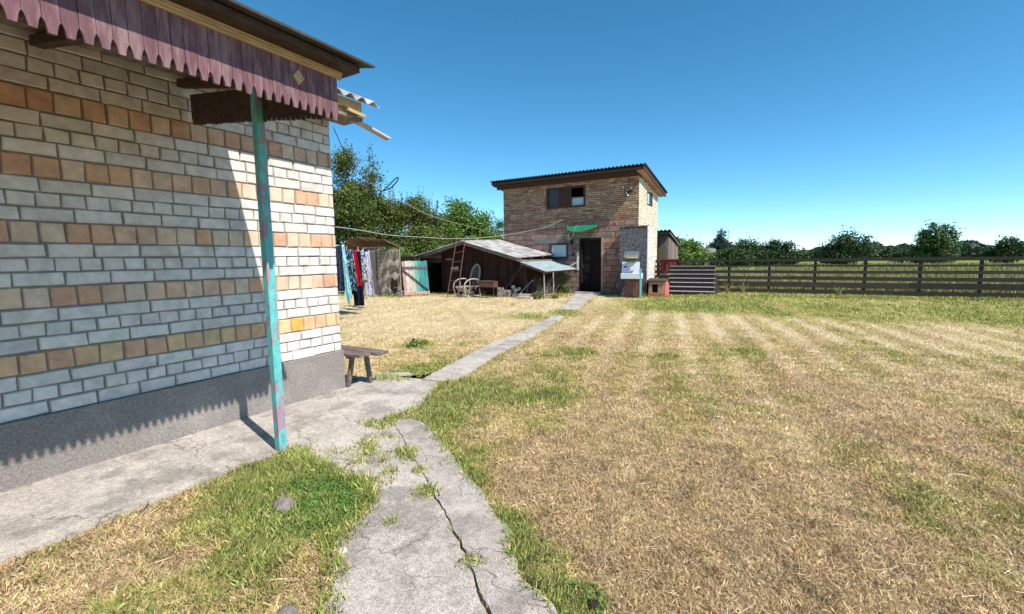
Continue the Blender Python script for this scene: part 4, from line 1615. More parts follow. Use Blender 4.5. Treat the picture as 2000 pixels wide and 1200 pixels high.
mb.tube(smooth_pts([(-2.85, -.04, 2.74), (-2.3, -.06, 2.80), (-1.65, -.04, 2.80), (-1.2, -.04, 2.83), (-.9, -.04, 2.90), (-.86, -.03, 2.80)], 5), .007, 6)
tag(mb.build('wall_wire', 'rope'), 'pale wire running along the barn wall above the green awning', 'cable')

# clothesline
LA, LB = Vector((-2.75, -12.35, 1.90)), Vector((-9.4, -4.35, 1.95))
lpt = lambda t: LA.lerp(LB, t) + Vector((0, 0, -.16 * 4 * t * (1 - t)))
cl = thing('clothesline', (-2.75, -12.35, 0), 'clothesline strung from a wooden post behind the house to the shelter', 'clothesline')
mb = MB()
mb.tube([lpt(i / 24) for i in range(25)], .004, 5)
mb.build('line', 'rope', cl)
mb = MB()
mb.tube([(-2.75, -12.35, -.1), (-2.75, -12.35, 2.0)], .045, 8)
mb.build('post', 'old_wood', cl)
ldir = (LB - LA).normalized()
ldir.z = 0
ldir.normalize()


def cloth_at(px, Z):
    """point below the line whose lateral offset is px (pixels of the plan drawing) at depth Z"""
    return V((px - 1000) / 880 * Z, Z)


def garment(name, px, Z, ztop, w_top, w_bot, L_, yaw, cfun, label, cat, fold=.03, legs=0, skew=0.0, seed=0, tip=0.0):
    c = cloth_at(px, Z)
    r = random.Random(seed)
    nu, nv = 18, 26
    w_top, w_bot = w_top * 1.3, w_bot * 1.3
    d = Matrix.Rotation(radians(yaw), 3, 'Z') @ Vector((cos(ANG), sin(ANG), 0))
    n = Vector((-d.y, d.x, 0))
    ph = r.uniform(0, 6)
    mb = MB()
    vs = []
    for j in range(nv + 1):
        t = j / nv
        w = w_top + (w_bot - w_top) * t
        for i in range(nu + 1):
            u = i / nu - .5
            f = fold * (.25 + t) * sin(u * 13 + ph + t * 1.5) + fold * .4 * sin(u * 31 + ph * 2 + t * 3)
            z = ztop - L_ * t * (1 - tip * abs(u) * 2 * t) - .03 * (1 - t) * sin(pi * (u + .5)) * 1.2
            p = Vector((c.x, c.y, 0)) + d * (u * w + skew * t) + n * f
            vs.append((p.x, p.y, z))
    for j in range(nv):
        for i in range(nu):
            if legs and j / nv > .35 and i in (nu // 2 - 1, nu // 2):
                continue
            a = j * (nu + 1) + i
            mb.add([vs[a], vs[a + 1], vs[a + nu + 2], vs[a + nu + 1]], [(0, 1, 2, 3)], cfun(i / nu, j / nv, r))
    o = mb.build(name, 'cloth')
    bm = bmesh.new()
    bm.from_mesh(o.data)
    bmesh.ops.remove_doubles(bm, verts=bm.verts, dist=1e-5)
    bm.to_mesh(o.data)
    bm.free()
    o.data.polygons.foreach_set('use_smooth', [True] * len(o.data.polygons))
    so = o.modifiers.new('thick', 'SOLIDIFY')
    so.thickness = .006
    return tag(o, label, cat, 'laundry hung on the clothesline')


plain = lambda c: (lambda u, v, r: c)


def floral(a, b, c_, sc=7):
    def f(u, v, r):
        q = vnoise(np.array([u * sc]), np.array([v * sc * 2.2]), 1.0, int(a[0] * 100))[0]
        return a if q < .42 else (b if q < .62 else c_)
    return f


garment('coat', 658, 9.5, 1.83, .22, .25, .98, 10, plain((.035, .045, .085)), 'dark navy coat, first on the clothesline beside the house wall', 'coat', seed=1)
garment('jacket', 671, 11.4, 1.86, .17, .13, 1.02, 25, plain((.018, .05, .075)), 'dark teal jacket hanging just behind the long light blue cloth', 'jacket', seed=2)
garment('towel', 668, 11.2, 1.90, .16, .12, 1.50, 12, plain((.30, .62, .66)), 'long light blue towel hanging nearly to the ground', 'towel', skew=.15, seed=3, tip=.14, fold=.02)
garment('dress', 683, 12.0, 1.80, .18, .19, 1.12, 15, floral((.035, .09, .15), (.30, .42, .50), (.02, .04, .08)), 'teal and white patterned dress between light blue towel and red top', 'dress', skew=.10, seed=4)
garment('shirt', 690, 12.15, 1.78, .19, .20, .98, 20, plain((.50, .015, .03)), 'bright red top hanging on the line', 'shirt', skew=.11, seed=5)
garment('trousers', 697, 12.45, 1.76, .22, .20, 1.52, 15, plain((.012, .014, .03)), 'near black navy trousers hanging lowest on the line', 'trousers', legs=0, skew=.05, seed=6)
garment('blouse', 708, 13.1, 1.82, .16, .20, .95, 18, floral((.55, .52, .30), (.03, .10, .42), (.60, .62, .55)), 'blue and yellow patterned blouse on the clothesline', 'blouse', skew=.06, seed=7)
garment('nightshirt', 709, 13.3, 1.30, .13, .15, .95, 18, plain((.52, .47, .40)), 'cream cloth hanging lower behind the blue and yellow blouse', 'nightshirt', skew=.02, seed=8)
garment('bath_towel', 717, 13.9, 1.78, .17, .22, 1.40, 14, floral((.56, .54, .66), (.60, .58, .70), (.50, .48, .62)), 'lilac white bath towel, last on the clothesline', 'towel', skew=.07, seed=9)
for i, (px, Z, nm) in enumerate(((667, 11.2, 'over the light blue towel'), (674, 11.9, 'over the teal patterned dress'), (681, 12.1, 'beside the red top'), (703, 13.0, 'over the blue and yellow blouse'), (713, 13.8, 'over the lilac bath towel'))):
    c = cloth_at(px, Z)
    mb = MB()
    mb.box(c.x - .012, c.x - .002, c.y - .008, c.y + .008, 1.76, 1.88)
    mb.box(c.x + .002, c.x + .012, c.y - .008, c.y + .008, 1.77, 1.88)
    tag(mb.build('clothes_peg', 'new_wood'), 'wooden clothes peg ' + nm, 'peg', 'pegs on the clothesline')

# open shelter with plastic curtain
oh = thing('garden_shelter', (-9.9, -3.6, 0), 'ramshackle wooden shelter with sagging board roof behind the laundry', 'shelter')
mb = MB()
rr_ = random.Random(8)
prof = [(-11.65, 2.0), (-11.1, 2.26), (-10.5, 2.42), (-9.6, 2.40), (-8.75, 2.29), (-8.6, 2.22)]
for (xa, za), (xb, zb) in zip(prof, prof[1:]):
    n_ = max(1, int((xb - xa) / .19))
    for i in range(n_):
        u0, u1 = i / n_, (i + 1) / n_
        x0, x1 = xa + (xb - xa) * u0, xa + (xb - xa) * u1
        z0, z1 = za + (zb - za) * u0, za + (zb - za) * u1
        e, dz = rr_.uniform(-.08, .06), rr_.uniform(-.02, .03)
        c = rr_.uniform(.6, 1.3)
        mb.add([(x0 + .004, -4.75 + e, z0 + dz), (x1, -4.75 + e, z1 + dz), (x1 - .45, -3.2, z1 - .32), (x0 - .446, -3.2, z0 - .32),
                (x0 + .004, -4.75 + e, z0 + dz + .02), (x1, -4.75 + e, z1 + dz + .02), (x1 - .45, -3.2, z1 - .30), (x0 - .446, -3.2, z0 - .30)],
               [(0, 3, 2, 1), (4, 5, 6, 7), (0, 1, 5, 4), (1, 2, 6, 5), (2, 3, 7, 6), (3, 0, 4, 7)], (c, c * .9, c * .8))
mb.build('roof', 'old_wood', oh)
for x, y, h in ((-11.45, -4.4, 2.02), (-10.35, -4.4, 2.36), (-9.62, -4.35, 2.33), (-8.42, -4.25, 2.1)):
    mb = MB()
    mb.tube([(x, y, -.1), (x + .02, y, h)], .035, 7)
    mb.build('post', 'brown_paint', oh)
mb = MB()
for i in range(24):
    x = -11.5 + i * .128
    mb.box(x, x + .12, -3.33, -3.30, -.05, 1.65, (rr_.uniform(.6, 1.2),) * 3)
for i in range(6):
    y = -4.2 + i * .13
    mb.box(-11.5, -11.47, y, y + .12, -.05, 1.75, (rr_.uniform(.6, 1.2),) * 3)
mb.build('back_wall', 'dark_wood', oh)
mb = MB()
for i in range(3):
    mb.box(-10.28 + i * .215, -10.07 + i * .215, -4.2, -4.17, .02, 1.92, (1, .94 + .03 * i, 1.0))
mb.build('front_panel', 'weathered', oh)
mb = MB()
mb.sheet((-10.35, -4.42, 2.02), (1, 0, 0), (0, 1, .1), .85, .5, .13, .02, .008, (1.5, 1.5, 1.5))
mb.build('corrugated_strip', 'slate', oh)
mb = MB()
frame(mb, -9.50, -8.32, .03, 1.92, -4.33, -4.29, .05)
cf = mb.build('curtain_frame', 'grey_wood', oh)
mb = MB()
nu, nv = 36, 44
vs = []
for j in range(nv + 1):
    for i in range(nu + 1):
        u, v = i / nu, j / nv
        f = .05 * sin(v * 22 + 2.2 * sin(u * 3.1) + 3 * u) * (.3 + .7 * sin(pi * v)) + .03 * sin(u * 17 + v * 9)
        vs.append((-9.47 + 1.13 * u, -4.38 + f * .8, 1.90 - 1.82 * v + .03 * sin(u * 6) * v))
for j in range(nv):
    for i in range(nu):
        u, v = i / nu, j / nv
        if ((u - .74) / .2) ** 2 + ((v - .78) / .17) ** 2 < 1 + .4 * sin(u * 30) * sin(v * 23):
            continue
        a = j * (nu + 1) + i
        mb.add([vs[a], vs[a + 1], vs[a + nu + 2], vs[a + nu + 1]], [(0, 1, 2, 3)])
cur = mb.build('curtain', 'tarp', oh, smooth=True)
bm = bmesh.new()
bm.from_mesh(cur.data)
bmesh.ops.remove_doubles(bm, verts=bm.verts, dist=1e-5)
bm.to_mesh(cur.data)
bm.free()
so = cur.modifiers.new('thick', 'SOLIDIFY')
so.thickness = .006
# firewood stacked inside the torn corner
mb = MB()
for i in range(14):
    x = -9.0 + (i % 5) * .12
    z = .08 + (i // 5) * .12
    mb.tube([(x, -4.22, z), (x + .01, -3.8, z)], .055, 7, (rr_.uniform(.7, 1.6),) * 3)
tag(mb.build('log_pile', 'old_wood'), 'small pile of cut logs behind the torn plastic curtain', 'log pile')
mb = MB()
mb.beam((-9.72, -4.60, 0.0), (-10.10, -4.40, 1.80), .17, .025, up=(0, 1, 0))
tag(mb.build('leaning_board', mat('rust_board', (0.55, .48, .44), .9, .3, 8, (1, 1, 1), .4, 40, rgb2=(.27, .11, .05), mscale=4, mix=(.44, .5))), 'peeling white and rust brown board leaning on the shelter front', 'board')

# rocking chair of bent willow
ch = thing('rocking_chair', (-5.9, -3.0, 0), 'bent willow rocking chair with tall oval back beside the ladder', 'chair')
CXc, CYc = -5.95, -2.95


def cw(p):
    a = radians(-14)
    x, y, z = p
    return (CXc + x * cos(a) - y * sin(a), CYc + x * sin(a) + y * cos(a), z)


# local axes: x across, y towards the shed
for s_ in (-1, 1):
    pts = [(s_ * .29 - .0, .28, .62), (s_ * .31, .10, .70), (s_ * .33, -.22, .70), (s_ * .33, -.46, .58), (s_ * .33, -.52, .36), (s_ * .32, -.44, .12), (s_ * .31, -.36, .04)]
    mb = MB()
    mb.tube([cw(p) for p in smooth_pts(pts, 6)], .027, 7)
    mb.build('armrest', 'wicker', ch)
    pts = [(s_ * .31, -.58, .14), (s_ * .31, -.36, .045), (s_ * .31, 0, .02), (s_ * .31, .38, .06), (s_ * .31, .62, .17)]
    mb = MB()
    mb.tube([cw(p) for p in smooth_pts(pts, 6)], .022, 7)
    mb.build('rocker', 'wicker', ch)
    mb = MB()
    mb.tube([cw(p) for p in ((s_ * .29, .28, .62), (s_ * .3, .3, .3), (s_ * .31, .34, .05))], .019, 7)
    mb.build('leg', 'wicker', ch)
    mb = MB()
    mb.tube([cw(p) for p in smooth_pts([(s_ * .32, -.25, .69), (s_ * .3, -.2, .5), (s_ * .31, -.30, .04)], 4)], .016, 6)
    mb.build('leg', 'wicker', ch)
mb = MB()
loop = [(-.26, .26, .52), (-.27, .34, .85), (-.20, .42, 1.14), (0, .46, 1.28), (.20, .42, 1.14), (.27, .34, .85), (.26, .26, .52)]
mb.tube([cw(p) for p in smooth_pts(loop, 7)], .032, 7)
inner = [(x * .8, y - .01, .5 + (z - .5) * .93) for x, y, z in loop]
mb.tube([cw(p) for p in smooth_pts(inner, 6)], .010, 5)
for i in range(7):
    x = -.18 + i * .06
    zt_ = 1.22 - (x / .26) ** 2 * .22
    mb.tube([cw(p) for p in smooth_pts([(x * .5, .24, .42), (x, .33, .75), (x * .9, .40, zt_)], 4)], .006, 5)
mb.build('backrest', 'wicker', ch)
mb = MB()
for i in range(15):
    y = -.40 + i * .046
    mb.tube([cw(p) for p in ((-.31, y, .42 - .05 * sin(i * .5) * 0), (0, y, .385), (.31, y, .42))], .014, 5)
mb.tube([cw(p) for p in smooth_pts([(-.31, -.44, .40), (0, -.50, .37), (.31, -.44, .40)], 5)], .024, 7)
for i in range(9):
    x = -.28 + i * .07
    mb.tube([cw(p) for p in smooth_pts([(x, -.44, .38), (x + .05, -.30, .24), (x * .3, -.1, .17)], 4)], .010, 5)
mb.build('seat', 'wicker', ch)
mb = MB()
rr_ = random.Random(3)
for i in range(34):
    a = rr_.uniform(0, 6.28)
    p0 = Vector((rr_.uniform(-.3, .3), rr_.uniform(-.3, .2), rr_.uniform(.05, .35)))
    p1 = p0 + Vector((rr_.uniform(-.25, .25), rr_.uniform(-.25, .2), rr_.uniform(-.1, .16)))
    mb.tube([cw(p0), cw((p0 + p1) / 2 + Vector((0, 0, .03))), cw(p1)], rr_.uniform(.005, .011), 5)
tag(mb.build('twig_bundle', 'wicker'), 'tangle of pale twigs lying under the rocking chair', 'twigs')

# charcoal grill
gr = thing('charcoal_grill', (-4.9, -3.2, 0), 'rusty sheet metal charcoal grill on four thin legs by the shed', 'grill')
mb = MB()
gx0, gx1, gy0, gy1 = -5.22, -4.52, -3.35, -3.05
mb.box(gx0, gx1, gy0, gy0 + .008, .42, .64)
mb.box(gx0, gx1, gy1 - .008, gy1, .42, .64)
mb.box(gx0, gx0 + .008, gy0 + .008, gy1 - .008, .42, .64)
mb.box(gx1 - .008, gx1, gy0 + .008, gy1 - .008, .42, .64)
mb.box(gx0 + .008, gx1 - .008, gy0 + .008, gy1 - .008, .42, .43)
mb.box(gx0 - .01, gx1 + .01, gy0 - .012, gy0 - .001, .62, .645)
mb.box(gx1 + .001, gx1 + .012, gy0, gy1, .615, .645)
for x in (-.12, 0, .12):
    mb.tube([(gx1 + .002, (gy0 + gy1) / 2 + x * .7, .54), (gx1 + .006, (gy0 + gy1) / 2 + x * .7, .54)], .02, 8, (.3, .3, .3))
mb.build('firebox', 'rust', gr)
for x in (gx0 + .02, gx1 - .02):
    for y in (gy0 + .02, gy1 - .02):
        mb = MB()
        mb.tube([(x, y, 0), (x, y, .42)], .011, 6)
        mb.build('leg', 'rust', gr)
mb = MB()
for i in range(6):
    mb.tube([(gx0 + .08 + i * .1, gy0 - .05, .655), (gx0 + .06 + i * .1, gy1 + .05, .655)], .005, 5)
mb.build('skewer', 'steel', gr)

# brick and board heap
rr_ = random.Random(31)
for i in range(13):
    lay, j = i // 4, i % 4
    x = -4.62 + j * .14 + rr_.uniform(-.02, .02)
    z = .0 + lay * .098
    mb = MB()
    mb.T = Matrix.Translation((x, -2.70 + rr_.uniform(-.03, .03), z)) @ Matrix.Rotation(rr_.uniform(-.1, .1) + (0 if lay % 2 else .04), 4, 'Z')
    c = rr_.choice([.75, .9, 1.0, 1.1])
    mb.box(-.066, .066, -.13, .13, 0.003, .095, (c * .8, c * .74, c * .68))
    tag(mb.build('brick', 'weathered', bevel=.006), 'loose grey brick in the low stack right of the charcoal grill', 'brick', 'grey bricks stacked by the shed wall')
for i, (x, z, s_) in enumerate(((-3.98, .0, .14), (-3.97, .22, .11), (-4.10, .35, .09), (-3.86, .28, .08))):
    tag(blob('concrete_lump', (x, -2.66 + .03 * i, z + s_ * .5), s_, 'pale_block', 40 + i, (1.0, .8, .9), 2, .5),
        ['biggest pale lump of rubble at the foot of the heap beside the brick stack', 'pale lump of rubble resting on the biggest one', 'topmost pale lump of rubble on the heap', 'smallest pale lump of rubble near the heap top'][i], 'rubble')
for i, (x0, x1, y, z) in enumerate(((-3.75, -3.05, -2.95, .0), (-3.68, -3.12, -2.85, .085), (-3.55, -3.0, -3.08, .0))):
    mb = MB()
    mb.beam((x0, y, z + .05), (x1, y - .04, z + .045), .14, .08, (1, .95, .9))
    tag(mb.build('concrete_beam', 'pale_block'), ['pale grey slab lying low in front of the branches', 'upper grey slab of the two stacked before the branches', 'pale slab lying nearest the lawn by the red log'][i], 'slab')
mb = MB()
mb.tube([(-2.98, -3.0, 0), (-2.98, -3.0, .24)], [.09, .085], 9)
tag(mb.build('chopping_block', 'rust'), 'short dark red chopping log standing by the lean-to post', 'log')
mb = MB()
mb.tube([(-4.35, -2.75, 0), (-4.36, -2.72, .62)], .008, 6)
tag(mb.build('metal_rod', 'rust'), 'thin rusty rod standing in front of the grey bricks', 'rod')
# brushwood under the lean-to
mb = MB()
for i in range(75):
    p0 = Vector((rr_.uniform(-3.7, -2.75), rr_.uniform(-2.6, -1.6), rr_.uniform(0, .15)))
    p1 = p0 + Vector((rr_.uniform(-.5, .35), rr_.uniform(-.2, .5), rr_.uniform(.3, .85)))
    mid = (p0 + p1) / 2 + Vector((rr_.uniform(-.06, .06), rr_.uniform(-.06, .06), 0))
    c = rr_.uniform(.5, 1.5)
    mb.tube([p0, mid, p1], [.011, .007, .003], 5, (c, c, c))
tag(mb.build('brushwood_heap', 'old_wood'), 'heap of dry branches piled under the tin lean-to', 'brushwood', kind='stuff')
mb = MB()
mb.tube([(-3.75, -2.9, .05), (-3.55, -2.75, .35), (-3.25, -2.55, .68)], [.022, .018, .024], 7)
tag(mb.build('branch', 'grey_wood'), 'thick pale branch leaning diagonally across the brushwood', 'branch')
mb = MB()
mb.beam((-2.6, -2.92, .16), (-2.0 - .5, -2.35, .16), .04, .03)
mb.beam((-2.98, -2.9, .2), (-2.62, -2.92, .18), .03, .03)
tag(mb.build('low_rail', 'grey_wood'), 'low grey rail between the lean-to posts', 'rail')
mb = MB()
mb.beam((.56, -.62, .02), (.72, .1, .68), .05, .04)
tag(mb.build('wooden_prop', 'grey_wood'), 'slanted grey prop between the booth and the kennel', 'prop')


# ------------------------------------------------------------------ plants
def weed(name, x, y, h, n, spread, rgb, label, seed, leaf=.035, group=None, stems=7):
    rg = np.random.default_rng(seed)
    t = thing(name, (x, y, 0), label, 'plant', group)
    mb = MB()
    pts = []
    for i in range(stems):
        a, q = rg.uniform(0, 6.28), rg.uniform(.2, 1) * spread
        hh = h * rg.uniform(.6, 1)
        P_ = [Vector((x, y, 0)), Vector((x + cos(a) * q * .4, y + sin(a) * q * .4, hh * .5)), Vector((x + cos(a) * q, y + sin(a) * q, hh))]
        mb.tube(P_, [.006, .005, .002], 4, tuple(c * 1.3 for c in rgb))
        for k in range(n // stems):
            u = rg.uniform(.1, 1)
            b = P_[1].lerp(P_[2], (u - .5) * 2) if u > .5 else P_[0].lerp(P_[1], u * 2)
            pts.append((b.x + rg.normal(0, leaf * 1.2), b.y + rg.normal(0, leaf * 1.2), max(.01, b.z + rg.normal(0, leaf))))
    mb.build('stem', 'leaf', t)
    P_ = np.array(pts)
    c = np.array(rgb)[None] * rg.uniform(.6, 1.5, (len(P_), 1))
    raw_mesh('foliage', leaf_quads(P_, leaf, rg, .3), 4, c, M['leaf'], t)
    return t


G1, G2, G3 = (.10, .17, .03), (.16, .2, .045), (.30, .27, .10)
weed('vine', -2.95, -.35, 1.0, 260, .14, G1, 'leafy green vine climbing the barn wall behind the lean-to', 1, .045)
weed('weed', -2.75, -.6, .5, 160, .2, G1, 'low dark green weed at the foot of the vine', 2, .05)
weed('weed', -3.05, -2.6, .75, 160, .22, (.14, .19, .07), 'tall thin weed growing in front of the brushwood', 3, .035)
weed('weed', -2.75, -3.0, .30, 170, .22, G2, 'light green weed between the chopping log and the posts', 4, .04)
weed('weed', -2.35, -2.5, .25, 170, .3, G2, 'low yellow green weed right of the lean-to posts', 5, .04)
weed('weed', .52, -.95, .2, 60, .08, G1, 'small weed between the washstand and the kennel', 6, .03)
weed('weed', 3.02, 1.9, .5, 150, .25, G3, 'dry yellow weed standing beside the staircase', 7, .025, stems=12)
weed('weed', 3.55, 2.3, .45, 130, .25, (.27, .27, .1), 'second clump of dry weeds by the fence foot right of the stairs', 8, .025, stems=12)
weed('weed', 6.6, 2.2, .4, 120, .3, (.2, .24, .08), 'greenish weed at the fence foot far right of the stairs', 9, .03, stems=12)
weed('weed', -.62, -11.9, .10, 120, .13, G1, 'low broad leaved weed beside the molehill', 10, .04)
weed('weed', -1.25, -.35, .14, 60, .2, G2, 'short weed at the barn wall right of the doorway', 11, .03)


# grass fringe at the bases of the buildings
def fringe(x0, y0, x1, y1, n, sp, tall, green, seed):
    rg = np.random.default_rng(seed)
    t = rg.random(n)
    x = x0 + (x1 - x0) * t + rg.normal(0, sp, n)
    y = y0 + (y1 - y0) * t + rg.normal(0, sp, n)
    return x, y


fx_, fy_ = [], []
for a in ((-9.0, -2.55, -3.6, -2.55, 2600, .09), (-3.5, -2.6, -2.3, -1.2, 1500, .28), (-1.3, -.1, -.5, -.12, 500, .05), (-.5, -1.0, .6, -1.2, 700, .12), (.6, -.85, 2.7, .42, 1800, .10), (2.75, .5, 14, 2.5, 5200, .14),
          (-11.5, -4.6, -8.2, -4.5, 1500, .1), (-8.5, -4.2, -7.7, -3.0, 900, .1)):
    x, y = fringe(*a[:5], a[5], 1, 1, int(a[4]))
    fx_.append(x)
    fy_.append(y)
fx_, fy_ = np.concatenate(fx_), np.concatenate(fy_)
ok = ~inpoly(fx_, fy_, PATH)
for fpt in FOOT:
    ok &= ~inpoly(fx_, fy_, fpt)
fx_, fy_ = fx_[ok], fy_[ok]
make_blades('border_grass', fx_, fy_, np.hypot(fx_ - CX, fy_ - CY), np.random.default_rng(4), .4, 1.7)


# ------------------------------------------------------------------ trees
def tree(name, x, y, h, clusters, nleaf, leaf, rgb, label, seed, cat='tree', group=None, shoots=0, rust=0.0, clump=.32, trunk=.14, sub=None):
    """clusters: (dx, dy, z, rx, ry, rz) ellipsoids of the crown"""
    rg = np.random.default_rng(seed)
    t = thing(name, (x, y, 0), label, cat, group)
    mb = MB()
    base = Vector((x, y, -.1))
    fork = Vector((x, y, h * .25))
    mb.tube([base, fork], [trunk, trunk * .75], 9)
    vol = np.array([c[3] * c[4] * c[5] for c in clusters]) ** .8
    vol /= vol.sum()
    pts, shade = [], []
    for ci, c in enumerate(clusters):
        ctr = Vector((x + c[0], y + c[1], c[2]))
        mid = fork.lerp(ctr, .5) + Vector((rg.normal(0, .15), rg.normal(0, .15), .1))
        mb.tube([fork, mid, ctr], [trunk * .55, trunk * .35, trunk * .14], 6)
        ncl = max(6, int(14 * (c[3] * c[5]) ** .7 + 6)) if sub is None else sub
        n = int(nleaf * vol[ci] / ncl) + 1
        for k in range(ncl):
            d = rg.normal(size=3)
            d /= np.linalg.norm(d)
            rad = rg.uniform(.35, 1.0) ** .5
            cc = np.array([ctr.x + d[0] * c[3] * rad, ctr.y + d[1] * c[4] * rad, ctr.z + d[2] * c[5] * rad])
            if rg.random() < .6:
                mb.tube([ctr, ctr.lerp(Vector(cc), .6) + Vector((0, 0, .05)), Vector(cc)], [trunk * .12, trunk * .08, .008], 4)
            s_ = clump * rg.uniform(.6, 1.3)
            q = rg.normal(size=(n, 3)) * s_ * np.array([1, 1, .8])
            pts.append(cc + q)
            shade.append(np.full(n, rg.uniform(.65, 1.35)))
    for k in range(shoots):
        c = clusters[rg.integers(len(clusters))]
        bx = Vector((x + c[0] + rg.uniform(-c[3], c[3]) * .8, y + c[1], c[2] + c[5] * .6))
        tp = bx + Vector((rg.normal(0, .12), rg.normal(0, .12), rg.uniform(.7, 1.5)))
        mb.tube([bx, bx.lerp(tp, .5) + Vector((rg.normal(0, .04), 0, 0)), tp], [.018, .012, .005], 4)
        n = int(rg.uniform(4, 45))
        u = rg.random(n)[:, None] ** 1.5
        pts.append(np.array(bx)[None] * (1 - u) + np.array(tp)[None] * u + rg.normal(0, .05, (n, 3)))
        shade.append(np.full(n, rg.uniform(.8, 1.2)))
    mb.build('trunk', 'bark', t)
    P_ = np.concatenate(pts)
    sh = np.concatenate(shade)
    okz = P_[:, 2] > .05
    P_, sh = P_[okz], sh[okz]
    c = np.array(rgb)[None] * (sh * rg.uniform(.7, 1.3, len(P_)))[:, None]
    if rust:
        m_ = rg.random(len(P_)) < rust * (vnoise(P_[:, 0], P_[:, 2], 1.3, 5) * 1.6)
        c[m_] = np.array([.17, .11, .04]) * rg.uniform(.6, 1.3, (m_.sum(), 1))
    raw_mesh('crown', leaf_quads(P_, leaf, rg, .25, 1.6), 4, c, M['leaf'], t)
    return t


def cl(pts, X0, Y0, d=0.9):
    """crown clusters given as (metres right, metres ahead, height, half width, half height)"""
    out = []
    for lx, lz, z, rx, rz_ in pts:
        p = V(lx, lz)
        out.append((p.x - X0, p.y - Y0, z, rx, rx * d, rz_))
    return out


PEAR, WAL, DK, LT = (.12, .165, .034), (.145, .235, .04), (.09, .145, .036), (.16, .24, .045)
p = V(-8.6, 25)
tree('pear_tree', p.x, p.y, 6.5, cl([(-8.75, 25, 6.0, .55, 1.2), (-7.45, 25, 5.9, .35, 1.0), (-9.6, 25, 4.6, .9, 1.3), (-8.3, 24.6, 4.3, 1.3, 1.2), (-7.3, 25, 4.2, .7, .8), (-9.0, 25, 2.6, 1.2, 1.1), (-7.6, 24.5, 2.6, 1.1, .9)], p.x, p.y), 50000, .07, PEAR,
     'tall ragged pear tree with bare upright shoots right beside the house', 1, shoots=34, rust=.10, clump=.30)
p = V(-5.6, 25.5)
tree('pear_tree', p.x, p.y, 5, cl([(-6.6, 25, 4.0, .9, .8), (-5.4, 25, 4.1, 1.0, .65), (-4.5, 25.4, 3.6, .7, .5), (-6.2, 24.6, 2.6, 1.2, .9), (-4.7, 25, 2.4, 1.1, .9)], p.x, p.y), 36000, .068, PEAR,
     'lower pear tree with rusty foliage between the tall pear and the walnut', 2, shoots=20, rust=.14, clump=.25)
p = V(-3.2, 29)
tree('walnut_tree', p.x, p.y, 5.5, cl([(-3.4, 29, 4.1, .75, .9), (-2.2, 29, 3.7, .7, .8), (-4.6, 29, 3.3, 1.0, .8), (-3.2, 28.4, 2.6, 1.6, 1.1), (-1.7, 28.6, 2.5, .8, .8), (-5.0, 28, 2.0, 1.2, 1.0)], p.x, p.y), 42000, .10, WAL,
     'fresh green walnut tree behind the plank shed', 3, clump=.3)
p = V(-1.0, 37)
tree('plum_tree', p.x, p.y, 4.5, cl([(-1.0, 37, 3.9, .55, .6), (-1.5, 37, 2.9, .9, .7), (-.5, 37, 2.6, .9, 1.0)], p.x, p.y), 9000, .07, (.04, .085, .045), 'small bluish green tree against the left edge of the barn', 4, clump=.22)
for i, (lx, lz, w, h, lab) in enumerate(((-9.6, 23, 1.3, 1.9, 'dense hedge bush behind the shelter on the left, darkest'), (-7.6, 23, 1.2, 1.7, 'hedge bush right behind the shelter roof'), (-5.9, 23.0, 1.2, 1.9, 'hedge bush filling the gap between shelter and plank shed'),
                                         (-4.4, 24, 1.2, 2.1, 'hedge bush behind the left eave of the plank shed'), (-2.8, 25.5, 1.2, 2.2, 'hedge bush behind the ridge of the plank shed'), (-12.0, 22, 1.6, 2.6, 'wide hedge bush hidden mostly by the brick house'))):
    p = V(lx, lz)
    tree('hedge_bush', p.x, p.y, 1.4, [(0, 0, h * .55, w, w * .7, h * .55), (w * .5, .2, h * .35, w * .7, w * .6, h * .4), (-w * .5, .1, h * .4, w * .7, w * .6, h * .4)], 15000, .075, (DK, DK, WAL, WAL, WAL, DK)[i], lab, 20 + i, 'bush', 'hedge bushes behind the sheds', trunk=.06, clump=.25)
# beyond the fence on the right
FT = [
    ('round_tree', 17.2, 46, 2.0, 1.9, 3.3, LT, 'light green round tree just right of the outbuilding beyond the fence', 9000, .16),
    ('round_tree', 19.6, 50, 1.7, 1.4, 2.7, (.08, .13, .03), 'smaller light green tree left of the far grey roofed house', 7000, .16),
    ('pine_tree', 37.0, 80, 2.1, 2.5, 6.0, (.045, .085, .055), 'tall dark tree on the skyline beyond the fence', 8000, .22),
    ('pine_tree', 41.5, 82, 2.3, 2.2, 4.3, (.045, .08, .05), 'broad dark tree right of the tallest skyline tree', 7000, .22),
    ('pine_tree', 34.0, 84, 2.6, 1.5, 2.8, (.05, .085, .055), 'low dark tree left of the tallest skyline tree', 6000, .22),
    ('garden_tree', 27.0, 56, 2.2, 1.6, 2.3, (.06, .11, .03), 'leafy tree directly behind the far grey roofed house', 8000, .16),
    ('garden_tree', 30.0, 58, 2.0, 1.9, 3.4, (.05, .10, .03), 'dense leafy tree in front of the skyline trees', 8000, .16),
]
for k_, (lx, lz, h, w) in enumerate(((34, 58, 3.4, 2.6), (38, 64, 2.3, 1.6), (43, 58, 4.4, 2.4), (50, 70, 2.6, 2.2), (56, 60, 5.6, 2.3), (60, 66, 2.4, 3.4), (68, 62, 3.3, 1.9), (72, 54, 4.8, 2.2))):
    FT.append(('garden_tree', lx, lz, w, h * .55, h, [(.05, .095, .03), (.065, .115, .03), (.055, .09, .04)][k_ % 3],
               ['bushy tree at the right beyond the fence, nearest the skyline trees', 'low bushy tree second from the skyline trees', 'taller bushy tree third from the skyline trees', 'low wide tree fourth from the skyline trees', 'tall tree fifth from the skyline trees', 'wide tree sixth from the skyline trees', 'second last tree at the far right beyond the fence', 'last tree at the far right beyond the fence'][k_], 7000, .17))
